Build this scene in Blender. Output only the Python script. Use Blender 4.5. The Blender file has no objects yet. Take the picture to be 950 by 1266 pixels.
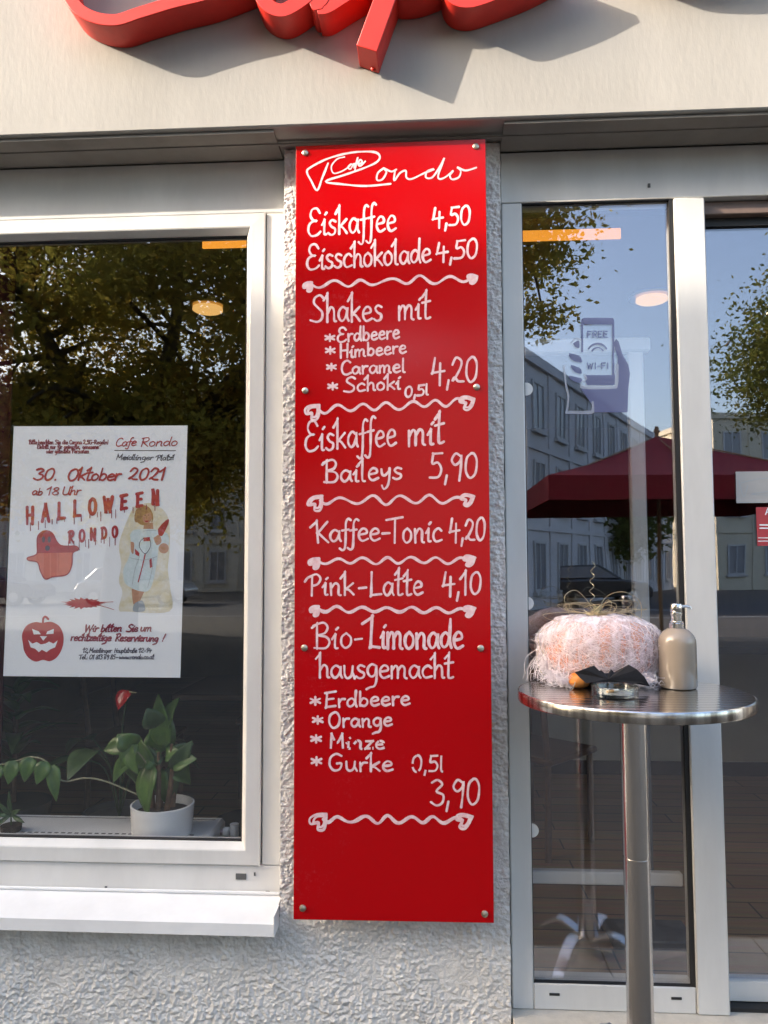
import bpy, math, random
from mathutils import Vector, Matrix, noise
random.seed(7)
S = bpy.context.scene
COL = S.collection
R = math.radians

# ------------------------------------------------------------------ camera, world, sun, exposure
CAM = Vector((0, -2.5, 1.45))
PITCH, YAW, ROLL, F = R(3.905), R(3.332), R(-.158), 950.0
fwd = Vector((-math.sin(YAW)*math.cos(PITCH), math.cos(YAW)*math.cos(PITCH), math.sin(PITCH)))
rgt = Vector((math.cos(YAW), math.sin(YAW), 0)); upv = rgt.cross(fwd)
cr, sr = math.cos(ROLL), math.sin(ROLL)
rgt, upv = cr*rgt + sr*upv, -sr*rgt + cr*upv
cd = bpy.data.cameras.new('camera'); cam = bpy.data.objects.new('camera', cd); COL.objects.link(cam)
cam.matrix_world = Matrix(((rgt.x, upv.x, -fwd.x, CAM.x), (rgt.y, upv.y, -fwd.y, CAM.y), (rgt.z, upv.z, -fwd.z, CAM.z), (0, 0, 0, 1)))
cd.sensor_fit = 'HORIZONTAL'; cd.sensor_width = 36; cd.lens = 36*F/950
cd.clip_start = .05; cd.clip_end = 2000
S.camera = cam

SUN_EL, SUN_AZ = R(23), R(66)          # azimuth: degrees to the left of the facade normal
sd = Vector((-math.sin(SUN_AZ)*math.cos(SUN_EL), -math.cos(SUN_AZ)*math.cos(SUN_EL), math.sin(SUN_EL)))
w = bpy.data.worlds.new('World'); S.world = w; w.use_nodes = True
nt = w.node_tree; nt.nodes.clear()
sky = nt.nodes.new('ShaderNodeTexSky'); sky.sky_type = 'NISHITA'; sky.sun_disc = False
sky.sun_elevation = SUN_EL; sky.sun_rotation = math.atan2(sd.x, sd.y)
sky.air_density = 1.0; sky.dust_density = 3.5; sky.ozone_density = 1.6
bg = nt.nodes.new('ShaderNodeBackground'); bg.inputs[1].default_value = .15
out = nt.nodes.new('ShaderNodeOutputWorld')
nt.links.new(sky.outputs[0], bg.inputs[0]); nt.links.new(bg.outputs[0], out.inputs[0])
ld = bpy.data.lights.new('sun', 'SUN'); ld.energy = 2.0; ld.angle = R(.5); ld.color = (.80, .74, .67)
lo = bpy.data.objects.new('sun', ld); COL.objects.link(lo); lo.location = sd*40
lo.rotation_euler = sd.to_track_quat('Z', 'Y').to_euler()
vs = S.view_settings; vs.view_transform = 'Standard'; vs.look = 'None'; vs.gamma = 1; vs.exposure = 2.40; vs.use_white_balance = True; vs.white_balance_temperature = 7150; vs.white_balance_tint = 10; vs.use_curve_mapping = False
cy = S.cycles; cy.max_bounces = 10; cy.transparent_max_bounces = 24; cy.glossy_bounces = 6; cy.caustics_reflective = False
cy.sample_clamp_indirect = 6
cy.use_denoising = True

# ------------------------------------------------------------------ helpers
def at(px, py, Y):
    "a photo pixel (950 wide) to the point where its line of sight meets the plane y = Y"
    d = rgt*(px-475) + upv*(633-py) + fwd*F
    return CAM + d*((Y-CAM.y)/d.y)
def lin(c): 
    c = c/255
    return c/12.92 if c <= .04045 else ((c+.055)/1.055)**2.4
def rgb(r, g, b): return (lin(r), lin(g), lin(b), 1)

class MB:
    "collects faces, then links them as ONE mesh object"
    def __init__(s): s.v = []; s.f = []; s.m = []
    def add(s, vs, fs, mi=0):
        o = len(s.v); s.v += [tuple(v) for v in vs]
        for f in fs: s.f.append([i+o for i in f]); s.m.append(mi)
    def box(s, x0, x1, y0, y1, z0, z1, mi=0):
        s.add([(x0,y0,z0),(x1,y0,z0),(x1,y1,z0),(x0,y1,z0),(x0,y0,z1),(x1,y0,z1),(x1,y1,z1),(x0,y1,z1)],
              [(0,3,2,1),(4,5,6,7),(0,1,5,4),(1,2,6,5),(2,3,7,6),(3,0,4,7)], mi)
    def cbox(s, x0, x1, y0, y1, z0, z1, b=.003, mi=0):
        "box with chamfered edges"
        X, Y, Z = (x0,x1), (y0,y1), (z0,z1); idx = {}; vs = []
        for i in (0,1):
            for j in (0,1):
                for k in (0,1):
                    sx, sy, sz = (1,-1)[i], (1,-1)[j], (1,-1)[k]
                    for a, p in enumerate(((X[i],Y[j]+sy*b,Z[k]+sz*b),(X[i]+sx*b,Y[j],Z[k]+sz*b),(X[i]+sx*b,Y[j]+sy*b,Z[k]))):
                        idx[i,j,k,a] = len(vs); vs.append(p)
        fs = []
        for i in (0,1):
            fs.append([idx[i,0,0,0],idx[i,1,0,0],idx[i,1,1,0],idx[i,0,1,0]])
            fs.append([idx[0,i,0,1],idx[1,i,0,1],idx[1,i,1,1],idx[0,i,1,1]])
            fs.append([idx[0,0,i,2],idx[1,0,i,2],idx[1,1,i,2],idx[0,1,i,2]])
        for i in (0,1):
            for j in (0,1):
                fs.append([idx[i,j,0,0],idx[i,j,1,0],idx[i,j,1,1],idx[i,j,0,1]])
                fs.append([idx[i,0,j,0],idx[i,1,j,0],idx[i,1,j,2],idx[i,0,j,2]])
                fs.append([idx[0,i,j,1],idx[1,i,j,1],idx[1,i,j,2],idx[0,i,j,2]])
                for k in (0,1): fs.append([idx[i,j,k,0],idx[i,j,k,1],idx[i,j,k,2]])
        s.add(vs, fs, mi)
    def frame(s, x0, x1, z0, z1, prof, mi=0):
        "mitred rectangular frame: prof = [(inset, y), ...]"
        loops = []
        for d, y in prof: loops.append([(x0+d,y,z0+d),(x1-d,y,z0+d),(x1-d,y,z1-d),(x0+d,y,z1-d)])
        vs = [p for l in loops for p in l]; fs = []
        for a in range(len(loops)-1):
            for k in range(4):
                n = (k+1) % 4
                fs.append((4*a+k, 4*a+n, 4*a+4+n, 4*a+4+k))
        s.add(vs, fs, mi)
    def lathe(s, prof, c, n=32, sx=1, sy=1, mi=0, cap=True):
        vs = []; fs = []
        for r, z in prof:
            for k in range(n):
                a = 2*math.pi*k/n; vs.append((c[0]+r*sx*math.cos(a), c[1]+r*sy*math.sin(a), c[2]+z))
        for i in range(len(prof)-1):
            for k in range(n):
                q = (k+1) % n; fs.append((i*n+k, i*n+q, i*n+n+q, i*n+n+k))
        if cap: fs.append(list(range(n))[::-1]); fs.append([(len(prof)-1)*n+k for k in range(n)])
        s.add(vs, fs, mi)
    def tube(s, pts, r, n=6, mi=0):
        pts = [Vector(p) for p in pts]
        if not hasattr(r, '__len__'): r = [r]*len(pts)
        vs = []; fs = []; ref = Vector((.31, .22, .93))
        for i, p in enumerate(pts):
            t = (pts[min(i+1, len(pts)-1)] - pts[max(i-1, 0)])
            t = t.normalized() if t.length > 1e-9 else Vector((0, 0, 1))
            a = t.cross(ref)
            if a.length < .1: a = t.cross(Vector((1, 0, 0)))
            a.normalize(); b = t.cross(a)
            for k in range(n):
                q = 2*math.pi*k/n; vs.append(p + (a*math.cos(q) + b*math.sin(q))*r[i])
        for i in range(len(pts)-1):
            for k in range(n):
                q = (k+1) % n; fs.append((i*n+k, i*n+q, i*n+n+q, i*n+n+k))
        fs.append(list(range(n))); fs.append([(len(pts)-1)*n+k for k in range(n)])
        s.add(vs, fs, mi)
    def poly(s, pts, Y, th, mi=0, close=True):
        "outline given by photo pixels on plane Y, extruded back by th"
        a = [at(x, y, Y) for x, y in pts]; n = len(a)
        vs = a + [Vector((p.x, p.y+th, p.z)) for p in a]
        fs = [list(range(n)), list(range(n, 2*n))[::-1]]
        for k in range(n):
            q = (k+1) % n; fs.append((k, n+k, n+q, q))
        s.add(vs, fs, mi)
    def build(s, name, mats, parent=None, smooth=False, recalc=True):
        me = bpy.data.meshes.new(name); me.from_pydata(s.v, [], s.f)
        if not isinstance(mats, (list, tuple)): mats = [mats]
        for m in mats: me.materials.append(m)
        if len(mats) > 1: me.polygons.foreach_set('material_index', s.m)
        if recalc and len(s.f) < 60000:
            import bmesh
            bm = bmesh.new(); bm.from_mesh(me); bmesh.ops.recalc_face_normals(bm, faces=bm.faces); bm.to_mesh(me); bm.free()
        o = bpy.data.objects.new(name, me); COL.objects.link(o)
        if smooth:
            me.polygons.foreach_set('use_smooth', [True]*len(me.polygons))
            if smooth != 'all':
                try: me.set_sharp_from_angle(angle=R(40))
                except Exception: pass
        if parent: o.parent = parent; o.matrix_parent_inverse = Matrix.Translation(-Vector(parent.location)) if parent.parent is None else Matrix()
        me.update()
        return o
def tag(o, label=None, cat=None, group=None, kind=None):
    if label: o['label'] = label
    if cat: o['category'] = cat
    if group: o['group'] = group
    if kind: o['kind'] = kind
    return o
def thing(name, label, cat, loc=(0,0,0), group=None):
    o = bpy.data.objects.new(name, None); COL.objects.link(o); o.location = loc; o.empty_display_size = .1
    return tag(o, label, cat, group)
def copy_tree(o, parent=None):
    c = o.copy(); COL.objects.link(c)
    if parent: c.parent = parent
    for ch in list(o.children): copy_tree(ch, c)
    return c

def mat(name, color, rough=.5, metal=0, var=.0, vscale=8, bump=0, bscale=60, coat=0, spec=.5, color2=None, detail=4, coords='Object', tex='noise', stretch=None):
    m = bpy.data.materials.new(name); m.use_nodes = True
    n = m.node_tree.nodes; l = m.node_tree.links; p = n['Principled BSDF']
    p.inputs['Base Color'].default_value = color; p.inputs['Roughness'].default_value = rough
    p.inputs['Metallic'].default_value = metal; p.inputs['Coat Weight'].default_value = coat; p.inputs['Coat Roughness'].default_value = .03
    p.inputs['Specular IOR Level'].default_value = spec
    tc = n.new('ShaderNodeTexCoord'); src = tc.outputs[coords]
    if stretch:
        mp = n.new('ShaderNodeMapping'); mp.inputs['Scale'].default_value = stretch; l.new(src, mp.inputs[0]); src = mp.outputs[0]
    if var or color2:
        t = n.new('ShaderNodeTexNoise'); t.inputs['Scale'].default_value = vscale; t.inputs['Detail'].default_value = detail
        t.inputs['Roughness'].default_value = .65
        l.new(src, t.inputs['Vector'])
        rp = n.new('ShaderNodeValToRGB'); rp.color_ramp.elements[0].position = .32; rp.color_ramp.elements[1].position = .68
        c2 = color2 or tuple(min(1, c*(1+var)) for c in color[:3])+(1,)
        c1 = color if color2 else tuple(c*(1-var) for c in color[:3])+(1,)
        rp.color_ramp.elements[0].color = c1; rp.color_ramp.elements[1].color = c2
        l.new(t.outputs['Fac'], rp.inputs[0]); l.new(rp.outputs[0], p.inputs['Base Color'])
    if bump:
        t2 = n.new('ShaderNodeTexNoise'); t2.inputs['Scale'].default_value = bscale; t2.inputs['Detail'].default_value = 6
        l.new(src, t2.inputs['Vector'])
        b = n.new('ShaderNodeBump'); b.inputs['Strength'].default_value = bump; b.inputs['Distance'].default_value = .01
        l.new(t2.outputs['Fac'], b.inputs['Height']); l.new(b.outputs[0], p.inputs['Normal'])
    return m
def emit(name, color, st):
    m = bpy.data.materials.new(name); m.use_nodes = True; p = m.node_tree.nodes['Principled BSDF']
    p.inputs['Base Color'].default_value = color; p.inputs['Emission Color'].default_value = color; p.inputs['Emission Strength'].default_value = st
    return m
def glass_mat(name, refl, tint, gcol=(.86, .92, 1, 1)):
    m = bpy.data.materials.new(name); m.use_nodes = True; n = m.node_tree.nodes; l = m.node_tree.links
    n.clear(); o = n.new('ShaderNodeOutputMaterial'); mx = n.new('ShaderNodeMixShader')
    tr = n.new('ShaderNodeBsdfTransparent'); tr.inputs[0].default_value = tint
    gl = n.new('ShaderNodeBsdfGlossy'); gl.inputs['Roughness'].default_value = 0; gl.inputs[0].default_value = gcol
    fr = n.new('ShaderNodeLayerWeight'); fr.inputs[0].default_value = .5
    pw = n.new('ShaderNodeMath'); pw.operation = 'POWER'; pw.inputs[1].default_value = 5
    ad = n.new('ShaderNodeMath'); ad.operation = 'MULTIPLY_ADD'; ad.inputs[1].default_value = .9; ad.inputs[2].default_value = refl
    l.new(fr.outputs['Facing'], pw.inputs[0]); l.new(pw.outputs[0], ad.inputs[0]); l.new(ad.outputs[0], mx.inputs[0]); l.new(tr.outputs[0], mx.inputs[1]); l.new(gl.outputs[0], mx.inputs[2])
    # faint waviness of float glass
    tc = n.new('ShaderNodeTexCoord'); t = n.new('ShaderNodeTexNoise'); t.inputs['Scale'].default_value = 2.2; t.inputs['Detail'].default_value = 1
    b = n.new('ShaderNodeBump'); b.inputs['Strength'].default_value = .06; b.inputs['Distance'].default_value = .01
    l.new(tc.outputs['Object'], t.inputs[0]); l.new(t.outputs['Fac'], b.inputs['Height']); l.new(b.outputs[0], gl.inputs['Normal'])
    l.new(mx.outputs[0], o.inputs[0])
    return m

M = dict(
    fascia = mat('fascia_paint', (.365,.352,.328,1), .85, var=.07, vscale=3.5, bump=.10, bscale=60, detail=8, stretch=(1,1,.35)),
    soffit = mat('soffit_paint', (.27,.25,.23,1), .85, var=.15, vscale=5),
    render = mat('roughcast_render', (.74,.72,.69,1), .95, var=.12, vscale=14, bump=.35, bscale=220, detail=8, spec=.12),
    alu = mat('white_powder_coat', (.69,.68,.66,1), .36, var=.085, vscale=4.5, detail=8, bump=.02, bscale=900, stretch=(1,1,.35)),
    alu2 = mat('silver_powder_coat', (.62,.62,.61,1), .34, var=.085, vscale=4.5, detail=8, bump=.02, bscale=900, stretch=(1,1,.25)),
    sill = mat('sill_metal', (.76,.76,.76,1), .3, var=.05, vscale=6),
    seal = mat('black_gasket', (.012,.012,.013,1), .6),
    slot = mat('dark_slot', (.10,.10,.10,1), .7, var=.3),
    brown = mat('brown_rail', (.16,.11,.09,1), .5, var=.2),
    pane = glass_mat('window_glass', .10, (1,1,1,1)),
    pane2 = glass_mat('coated_door_glass', .150, (1,1,1,1), (.88,.90,1,1)),
    red = mat('red_acrylic', (.44,.0015,.004,1), .12, spec=.22, var=.05, vscale=3, bump=.006, bscale=7),
    chan = mat('red_channel_paint', (.64,.032,.022,1), .40, var=.14, vscale=7, detail=8, bump=.03, bscale=40),
    chalk = mat('chalk_marker', (.74,.42,.45,1), .85, color2=(.88,.70,.71,1), vscale=60, detail=8, spec=.15),
    screw = mat('screw_metal', (.62,.55,.45,1), .35, metal=1, var=.15, vscale=90),
    steel = mat('brushed_steel', (.66,.64,.62,1), .22, metal=1, var=.08, vscale=40, bump=.015, bscale=80, stretch=(1,1,.03)),
    paper = mat('poster_paper', (.90,.94,.98,1), .55, var=.02, vscale=6, bump=.03, bscale=14),
    ink_red = mat('red_ink', (.45,.035,.045,1), .6, var=.12, vscale=60),
    ink_dark = mat('dark_ink', (.06,.05,.08,1), .6),
    ink_wine = mat('wine_ink', (.28,.03,.06,1), .6, var=.2, vscale=80),
    ink_orange = mat('salmon_ink', (.72,.20,.13,1), .6, var=.08, vscale=30),
    ink_yellow = mat('cream_ink', (.70,.62,.36,1), .6, color2=(.80,.80,.76,1), vscale=25),
    ink_skin = mat('skin_ink', (.52,.27,.17,1), .6, var=.12, vscale=90),
    ink_hair = mat('hair_ink', (.30,.15,.06,1), .6, color2=(.50,.30,.12,1), vscale=120),
    ink_dress = mat('dress_ink', (.56,.70,.72,1), .6, color2=(.70,.80,.84,1), vscale=70),
    ink_shoe = mat('grey_ink', (.35,.40,.44,1), .6),
    wood = mat('wood', (.11,.06,.032,1), .45, color2=(.06,.032,.018,1), vscale=5, detail=8, stretch=(.35,8,8)),
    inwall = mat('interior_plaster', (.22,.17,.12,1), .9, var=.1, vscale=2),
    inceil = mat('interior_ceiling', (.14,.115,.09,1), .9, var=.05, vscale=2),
    curtain = mat('dark_red_cloth', (.09,.008,.010,1), .9, var=.3, vscale=12),
    counter = mat('counter_panel', (.36,.38,.34,1), .5, var=.06, vscale=4),
    counter2 = mat('counter_dark', (.09,.10,.09,1), .45, var=.1, vscale=4),
    white = mat('white_lacquer', (.80,.80,.79,1), .4, var=.02),
    pot = mat('white_ceramic', (.82,.83,.83,1), .25, coat=.3, var=.015),
    soil = mat('soil', (.035,.022,.014,1), .95, var=.4, vscale=60, bump=.6, bscale=90),
    leaf = mat('plant_leaf', (.04,.10,.022,1), .36, color2=(.085,.17,.035,1), vscale=22, detail=8),
    leafdark = mat('plant_leaf_dark', (.045,.09,.03,1), .45, var=.25, vscale=14),
    stem = mat('plant_stem', (.16,.09,.05,1), .7, var=.35, vscale=60),
    vine = mat('plant_vine', (.28,.27,.17,1), .7),
    flower = mat('red_flower', (.45,.015,.02,1), .3, coat=.3),
    orange = mat('pumpkin_skin', (.74,.22,.07,1), .5, color2=(.80,.36,.17,1), vscale=10),
    orange2 = mat('small_pumpkin', (.78,.22,.03,1), .45, color2=(.80,.36,.10,1), vscale=20),
    fluff = mat('cobweb_fibre', (.86,.80,.84,1), .95, var=.03, vscale=20),
    gold = mat('gold_wire', (.62,.52,.33,1), .35, metal=.7, var=.2, vscale=60),
    black = mat('black_felt', (.010,.010,.014,1), .85, var=.4, vscale=40),
    soap = mat('taupe_ceramic', (.33,.27,.215,1), .24, coat=.5, var=.05, vscale=10),
    tray = None,
    butt = mat('cigarette_paper', (.75,.68,.60,1), .8), filt = mat('cigarette_filter', (.62,.30,.12,1), .8, var=.3, vscale=200),
    ash = mat('ash', (.22,.20,.19,1), .95, var=.5, vscale=150),
    decal = mat('blue_grey_vinyl', (.17,.19,.33,1), .5), decal_w = mat('pale_vinyl', (.52,.57,.70,1), .5),
    stone = mat('threshold_stone', (.50,.47,.42,1), .8, var=.10, vscale=25, bump=.15, bscale=200, detail=8),
    bark = mat('bark', (.045,.035,.028,1), .95, var=.4, vscale=6, bump=.6, bscale=14),
    cable = mat('black_cable', (.02,.018,.017,1), .6), conduit = mat('grey_conduit', (.42,.40,.37,1), .6),
    shingle = mat('roof_tiles', (.12,.06,.045,1), .85, var=.3, vscale=4),
    winframe = mat('far_window_frame', (.47,.47,.47,1), .6), winglass = mat('far_window_glass', (.22,.23,.25,1), .2),
    parasol = mat('wine_canvas', (.20,.006,.014,1), .85, var=.12, vscale=3),
    pole = mat('pole_wood', (.24,.15,.08,1), .6, var=.2, vscale=8),
    tyre = mat('tyre_rubber', (.015,.015,.015,1), .85), rim = mat('wheel_rim', (.5,.5,.5,1), .35, metal=1),
)
def clear_glass():
    m = bpy.data.materials.new('clear_glass'); m.use_nodes = True; n = m.node_tree.nodes; l = m.node_tree.links; n.clear()
    o = n.new('ShaderNodeOutputMaterial'); mx = n.new('ShaderNodeMixShader'); tr = n.new('ShaderNodeBsdfTransparent'); tr.inputs[0].default_value = (.90,.94,.92,1)
    gl = n.new('ShaderNodeBsdfGlossy'); gl.inputs['Roughness'].default_value = .02; fr = n.new('ShaderNodeLayerWeight'); fr.inputs[0].default_value = .5
    pw = n.new('ShaderNodeMath'); pw.operation = 'POWER'; pw.inputs[1].default_value = 3
    ad = n.new('ShaderNodeMath'); ad.operation = 'MULTIPLY_ADD'; ad.inputs[1].default_value = .7; ad.inputs[2].default_value = .07
    l.new(fr.outputs['Facing'], pw.inputs[0]); l.new(pw.outputs[0], ad.inputs[0]); l.new(ad.outputs[0], mx.inputs[0]); l.new(tr.outputs[0], mx.inputs[1]); l.new(gl.outputs[0], mx.inputs[2]); l.new(mx.outputs[0], o.inputs[0])
    return m
M['tray'] = clear_glass()
def red_board():
    m = mat('red_board_acrylic', (.44,.0015,.004,1), .13, spec=.34, bump=.006, bscale=7); n = m.node_tree.nodes; l = m.node_tree.links; p = n['Principled BSDF']
    tc = n.new('ShaderNodeTexCoord'); a = n.new('ShaderNodeTexNoise'); a.inputs['Scale'].default_value = 2.6; a.inputs['Detail'].default_value = 2
    f = n.new('ShaderNodeTexNoise'); f.inputs['Scale'].default_value = 55; f.inputs['Detail'].default_value = 9; f.inputs['Roughness'].default_value = .8
    mu = n.new('ShaderNodeMath'); mu.operation = 'MULTIPLY'; rp = n.new('ShaderNodeValToRGB'); e = rp.color_ramp.elements
    e[0].position = .35; e[0].color = (.45,.001,.004,1); e[1].position = .58; e[1].color = (.46,.05,.065,1)
    l.new(tc.outputs['Object'], a.inputs[0]); l.new(tc.outputs['Object'], f.inputs[0]); l.new(a.outputs['Fac'], mu.inputs[0]); l.new(f.outputs['Fac'], mu.inputs[1]); l.new(mu.outputs[0], rp.inputs[0]); l.new(rp.outputs[0], p.inputs['Base Color'])
    return m
M['red'] = red_board()
def decal_alpha(name, color, a):
    m = bpy.data.materials.new(name); m.use_nodes = True; n = m.node_tree.nodes; l = m.node_tree.links; p = n['Principled BSDF']
    p.inputs['Base Color'].default_value = color; p.inputs['Roughness'].default_value = .5; p.inputs['Alpha'].default_value = a
    return m
M['decal'] = decal_alpha('blue_grey_vinyl_film', (.15,.17,.34,1), .74)
M['decal_w'] = decal_alpha('pale_vinyl_film', (.60,.66,.80,1), .45)
def cobweb_veil():
    m = bpy.data.materials.new('cobweb_veil'); m.use_nodes = True; n = m.node_tree.nodes; l = m.node_tree.links; p = n['Principled BSDF']
    p.inputs['Base Color'].default_value = (.86,.79,.84,1); p.inputs['Roughness'].default_value = .95
    tc = n.new('ShaderNodeTexCoord'); mp = n.new('ShaderNodeMapping'); mp.inputs['Scale'].default_value = (26, 26, 9); mp.inputs['Rotation'].default_value = (.3, .5, .2)
    t = n.new('ShaderNodeTexNoise'); t.inputs['Scale'].default_value = 1; t.inputs['Detail'].default_value = 8; t.inputs['Roughness'].default_value = .75
    rp = n.new('ShaderNodeValToRGB'); rp.color_ramp.elements[0].position = .43; rp.color_ramp.elements[1].position = .65
    rp.color_ramp.elements[0].color = (.24,.24,.24,1); rp.color_ramp.elements[1].color = (1,1,1,1)
    l.new(tc.outputs['Object'], mp.inputs[0]); l.new(mp.outputs[0], t.inputs['Vector']); l.new(t.outputs['Fac'], rp.inputs[0]); l.new(rp.outputs[0], p.inputs['Alpha'])
    return m
M['veil'] = cobweb_veil()
def table_mat():
    m = mat('swirled_steel', (.60,.60,.61,1), .16, metal=1)
    n = m.node_tree.nodes; l = m.node_tree.links; p = n['Principled BSDF']
    tc = n.new('ShaderNodeTexCoord'); wv = n.new('ShaderNodeTexWave'); wv.bands_direction = 'Y'; wv.inputs['Scale'].default_value = 9; wv.inputs['Distortion'].default_value = .25
    b = n.new('ShaderNodeBump'); b.inputs['Strength'].default_value = .045; b.inputs['Distance'].default_value = .01
    l.new(tc.outputs['Object'], wv.inputs[0]); l.new(wv.outputs['Fac'], b.inputs['Height']); l.new(b.outputs[0], p.inputs['Normal'])
    rp = n.new('ShaderNodeValToRGB'); rp.color_ramp.elements[0].color = (.52,.52,.54,1); rp.color_ramp.elements[1].color = (.74,.74,.74,1)
    l.new(wv.outputs['Fac'], rp.inputs[0]); l.new(rp.outputs[0], p.inputs['Base Color'])
    return m
M['tabletop'] = table_mat()
def rim_mat():
    m = mat('ribbed_rim', (.55,.47,.38,1), .25, metal=1)
    n = m.node_tree.nodes; l = m.node_tree.links; p = n['Principled BSDF']
    tc = n.new('ShaderNodeTexCoord'); t = n.new('ShaderNodeTexNoise'); t.inputs['Scale'].default_value = 26; t.inputs['Detail'].default_value = 2
    mp = n.new('ShaderNodeMapping'); mp.inputs['Scale'].default_value = (1, 1, 0); l.new(tc.outputs['Object'], mp.inputs[0]); l.new(mp.outputs[0], t.inputs['Vector'])
    rp = n.new('ShaderNodeValToRGB'); rp.color_ramp.elements[0].position = .4; rp.color_ramp.elements[1].position = .6
    rp.color_ramp.elements[0].color = (.22,.20,.18,1); rp.color_ramp.elements[1].color = (.74,.72,.68,1)
    l.new(t.outputs['Fac'], rp.inputs[0]); l.new(rp.outputs[0], p.inputs['Base Color'])
    return m
M['rim_band'] = rim_mat()
def wood_floor():
    m = mat('plank_floor', (.1,.06,.03,1), .35); n = m.node_tree.nodes; l = m.node_tree.links; p = n['Principled BSDF']
    tc = n.new('ShaderNodeTexCoord'); br = n.new('ShaderNodeTexBrick'); br.inputs['Scale'].default_value = 1
    br.inputs['Brick Width'].default_value = 1.3; br.inputs['Row Height'].default_value = .14; br.inputs['Mortar Size'].default_value = .004
    br.inputs['Color1'].default_value = (.44,.27,.14,1); br.inputs['Color2'].default_value = (.33,.19,.095,1); br.inputs['Mortar'].default_value = (.05,.03,.018,1)
    t = n.new('ShaderNodeTexNoise'); t.inputs['Scale'].default_value = 3; t.inputs['Detail'].default_value = 8
    mp = n.new('ShaderNodeMapping'); mp.inputs['Scale'].default_value = (1.2, 14, 1); l.new(tc.outputs['Object'], mp.inputs[0]); l.new(mp.outputs[0], t.inputs['Vector'])
    mx = n.new('ShaderNodeMixRGB'); mx.blend_type = 'MULTIPLY'; mx.inputs[0].default_value = .7
    l.new(tc.outputs['Object'], br.inputs['Vector']); l.new(br.outputs['Color'], mx.inputs[1]); l.new(t.outputs['Color'], mx.inputs[2]); l.new(mx.outputs[0], p.inputs['Base Color'])
    return m
M['planks'] = wood_floor()
def paving():
    m = mat('plaza_slabs', (.3,.28,.26,1), .85); n = m.node_tree.nodes; l = m.node_tree.links; p = n['Principled BSDF']
    tc = n.new('ShaderNodeTexCoord'); br = n.new('ShaderNodeTexBrick'); br.inputs['Scale'].default_value = 1
    br.inputs['Brick Width'].default_value = .6; br.inputs['Row Height'].default_value = .4; br.inputs['Mortar Size'].default_value = .006
    br.inputs['Color1'].default_value = (.085,.078,.068,1); br.inputs['Color2'].default_value = (.065,.06,.053,1); br.inputs['Mortar'].default_value = (.08,.075,.07,1)
    l.new(tc.outputs['Object'], br.inputs['Vector']); l.new(br.outputs['Color'], p.inputs['Base Color'])
    return m
M['paving'] = paving()
M['asphalt'] = mat('asphalt', (.055,.055,.057,1), .9, var=.2, vscale=3, bump=.3, bscale=120)
M['kerb'] = mat('kerb_stone', (.33,.32,.30,1), .85, var=.1)
M['mark'] = mat('road_paint', (.72,.72,.70,1), .8, var=.1, vscale=10)
def leaf_mat(name, c1, c2, c3):
    m = bpy.data.materials.new(name); m.use_nodes = True; n = m.node_tree.nodes; l = m.node_tree.links; n.clear()
    o = n.new('ShaderNodeOutputMaterial'); mx = n.new('ShaderNodeMixShader'); mx.inputs[0].default_value = .5
    d = n.new('ShaderNodeBsdfDiffuse'); t = n.new('ShaderNodeBsdfTranslucent')
    tc = n.new('ShaderNodeTexCoord'); nz = n.new('ShaderNodeTexNoise'); nz.inputs['Scale'].default_value = .55; nz.inputs['Detail'].default_value = 7; nz.inputs['Roughness'].default_value = .8
    rp = n.new('ShaderNodeValToRGB'); e = rp.color_ramp.elements; e[0].position = .36; e[0].color = c1; e[1].position = .62; e[1].color = c3
    k = rp.color_ramp.elements.new(.5); k.color = c2
    l.new(tc.outputs['Object'], nz.inputs['Vector']); l.new(nz.outputs['Fac'], rp.inputs[0]); l.new(rp.outputs[0], d.inputs[0]); l.new(rp.outputs[0], t.inputs[0])
    l.new(d.outputs[0], mx.inputs[1]); l.new(t.outputs[0], mx.inputs[2]); l.new(mx.outputs[0], o.inputs[0])
    return m
M['autumn'] = leaf_mat('autumn_leaves', (.22,.22,.05,1), (.38,.31,.06,1), (.50,.32,.07,1))
M['green'] = leaf_mat('green_leaves', (.06,.085,.025,1), (.11,.13,.035,1), (.20,.18,.05,1))

# ------------------------------------------------------------------ ground
def sheet(name, x0, x1, y0, y1, z, m):
    b = MB(); b.add([(x0,y0,z),(x1,y0,z),(x1,y1,z),(x0,y1,z)], [(0,1,2,3)]); o = b.build(name, m); tag(o, kind='structure'); return o
ground = sheet('ground', -400, 400, -500, 300, -.06, M['paving'])
b = MB(); b.box(-200, 200, -19, 0.0, -.055, 0, 0); pv = b.build('pavement', M['paving']); tag(pv, kind='structure')
sheet('road', -200, 200, -28, -19.18, -.052, M['asphalt'])
b = MB(); b.cbox(-200, 200, -19.18, -19.002, -.055, .012, .01); tag(b.build('kerb', M['kerb']), kind='structure')
b = MB()
for k in range(-10, 12): b.add([(k*6,-23.7,-.047),(k*6+3,-23.7,-.047),(k*6+3,-23.5,-.047),(k*6,-23.5,-.047)], [(0,1,2,3)])
tag(b.build('road_markings', M['mark']), kind='structure')

# ------------------------------------------------------------------ cafe building
ZS = 2.835                                # soffit height
cafe = thing('cafe_building', 'cafe front with cream fascia over rough grey render and white framed glazing', 'building', (-.1, 0, 0))
b = MB(); b.cbox(-9, 9, -.18, .3, ZS, 4.6, .006); fas = b.build('fascia', M['fascia'], cafe, smooth=True)
b = MB(); b.box(-9, 9, -.1795, .3, 4.605, 9.5); b.build('upper_wall', M['fascia'], cafe)
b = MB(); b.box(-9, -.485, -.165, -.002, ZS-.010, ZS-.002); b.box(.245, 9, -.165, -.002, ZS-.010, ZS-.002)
b.box(-9, 9, -.10, -.09, ZS-.014, ZS-.009); b.build('soffit', M['soffit'], cafe)

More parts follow.
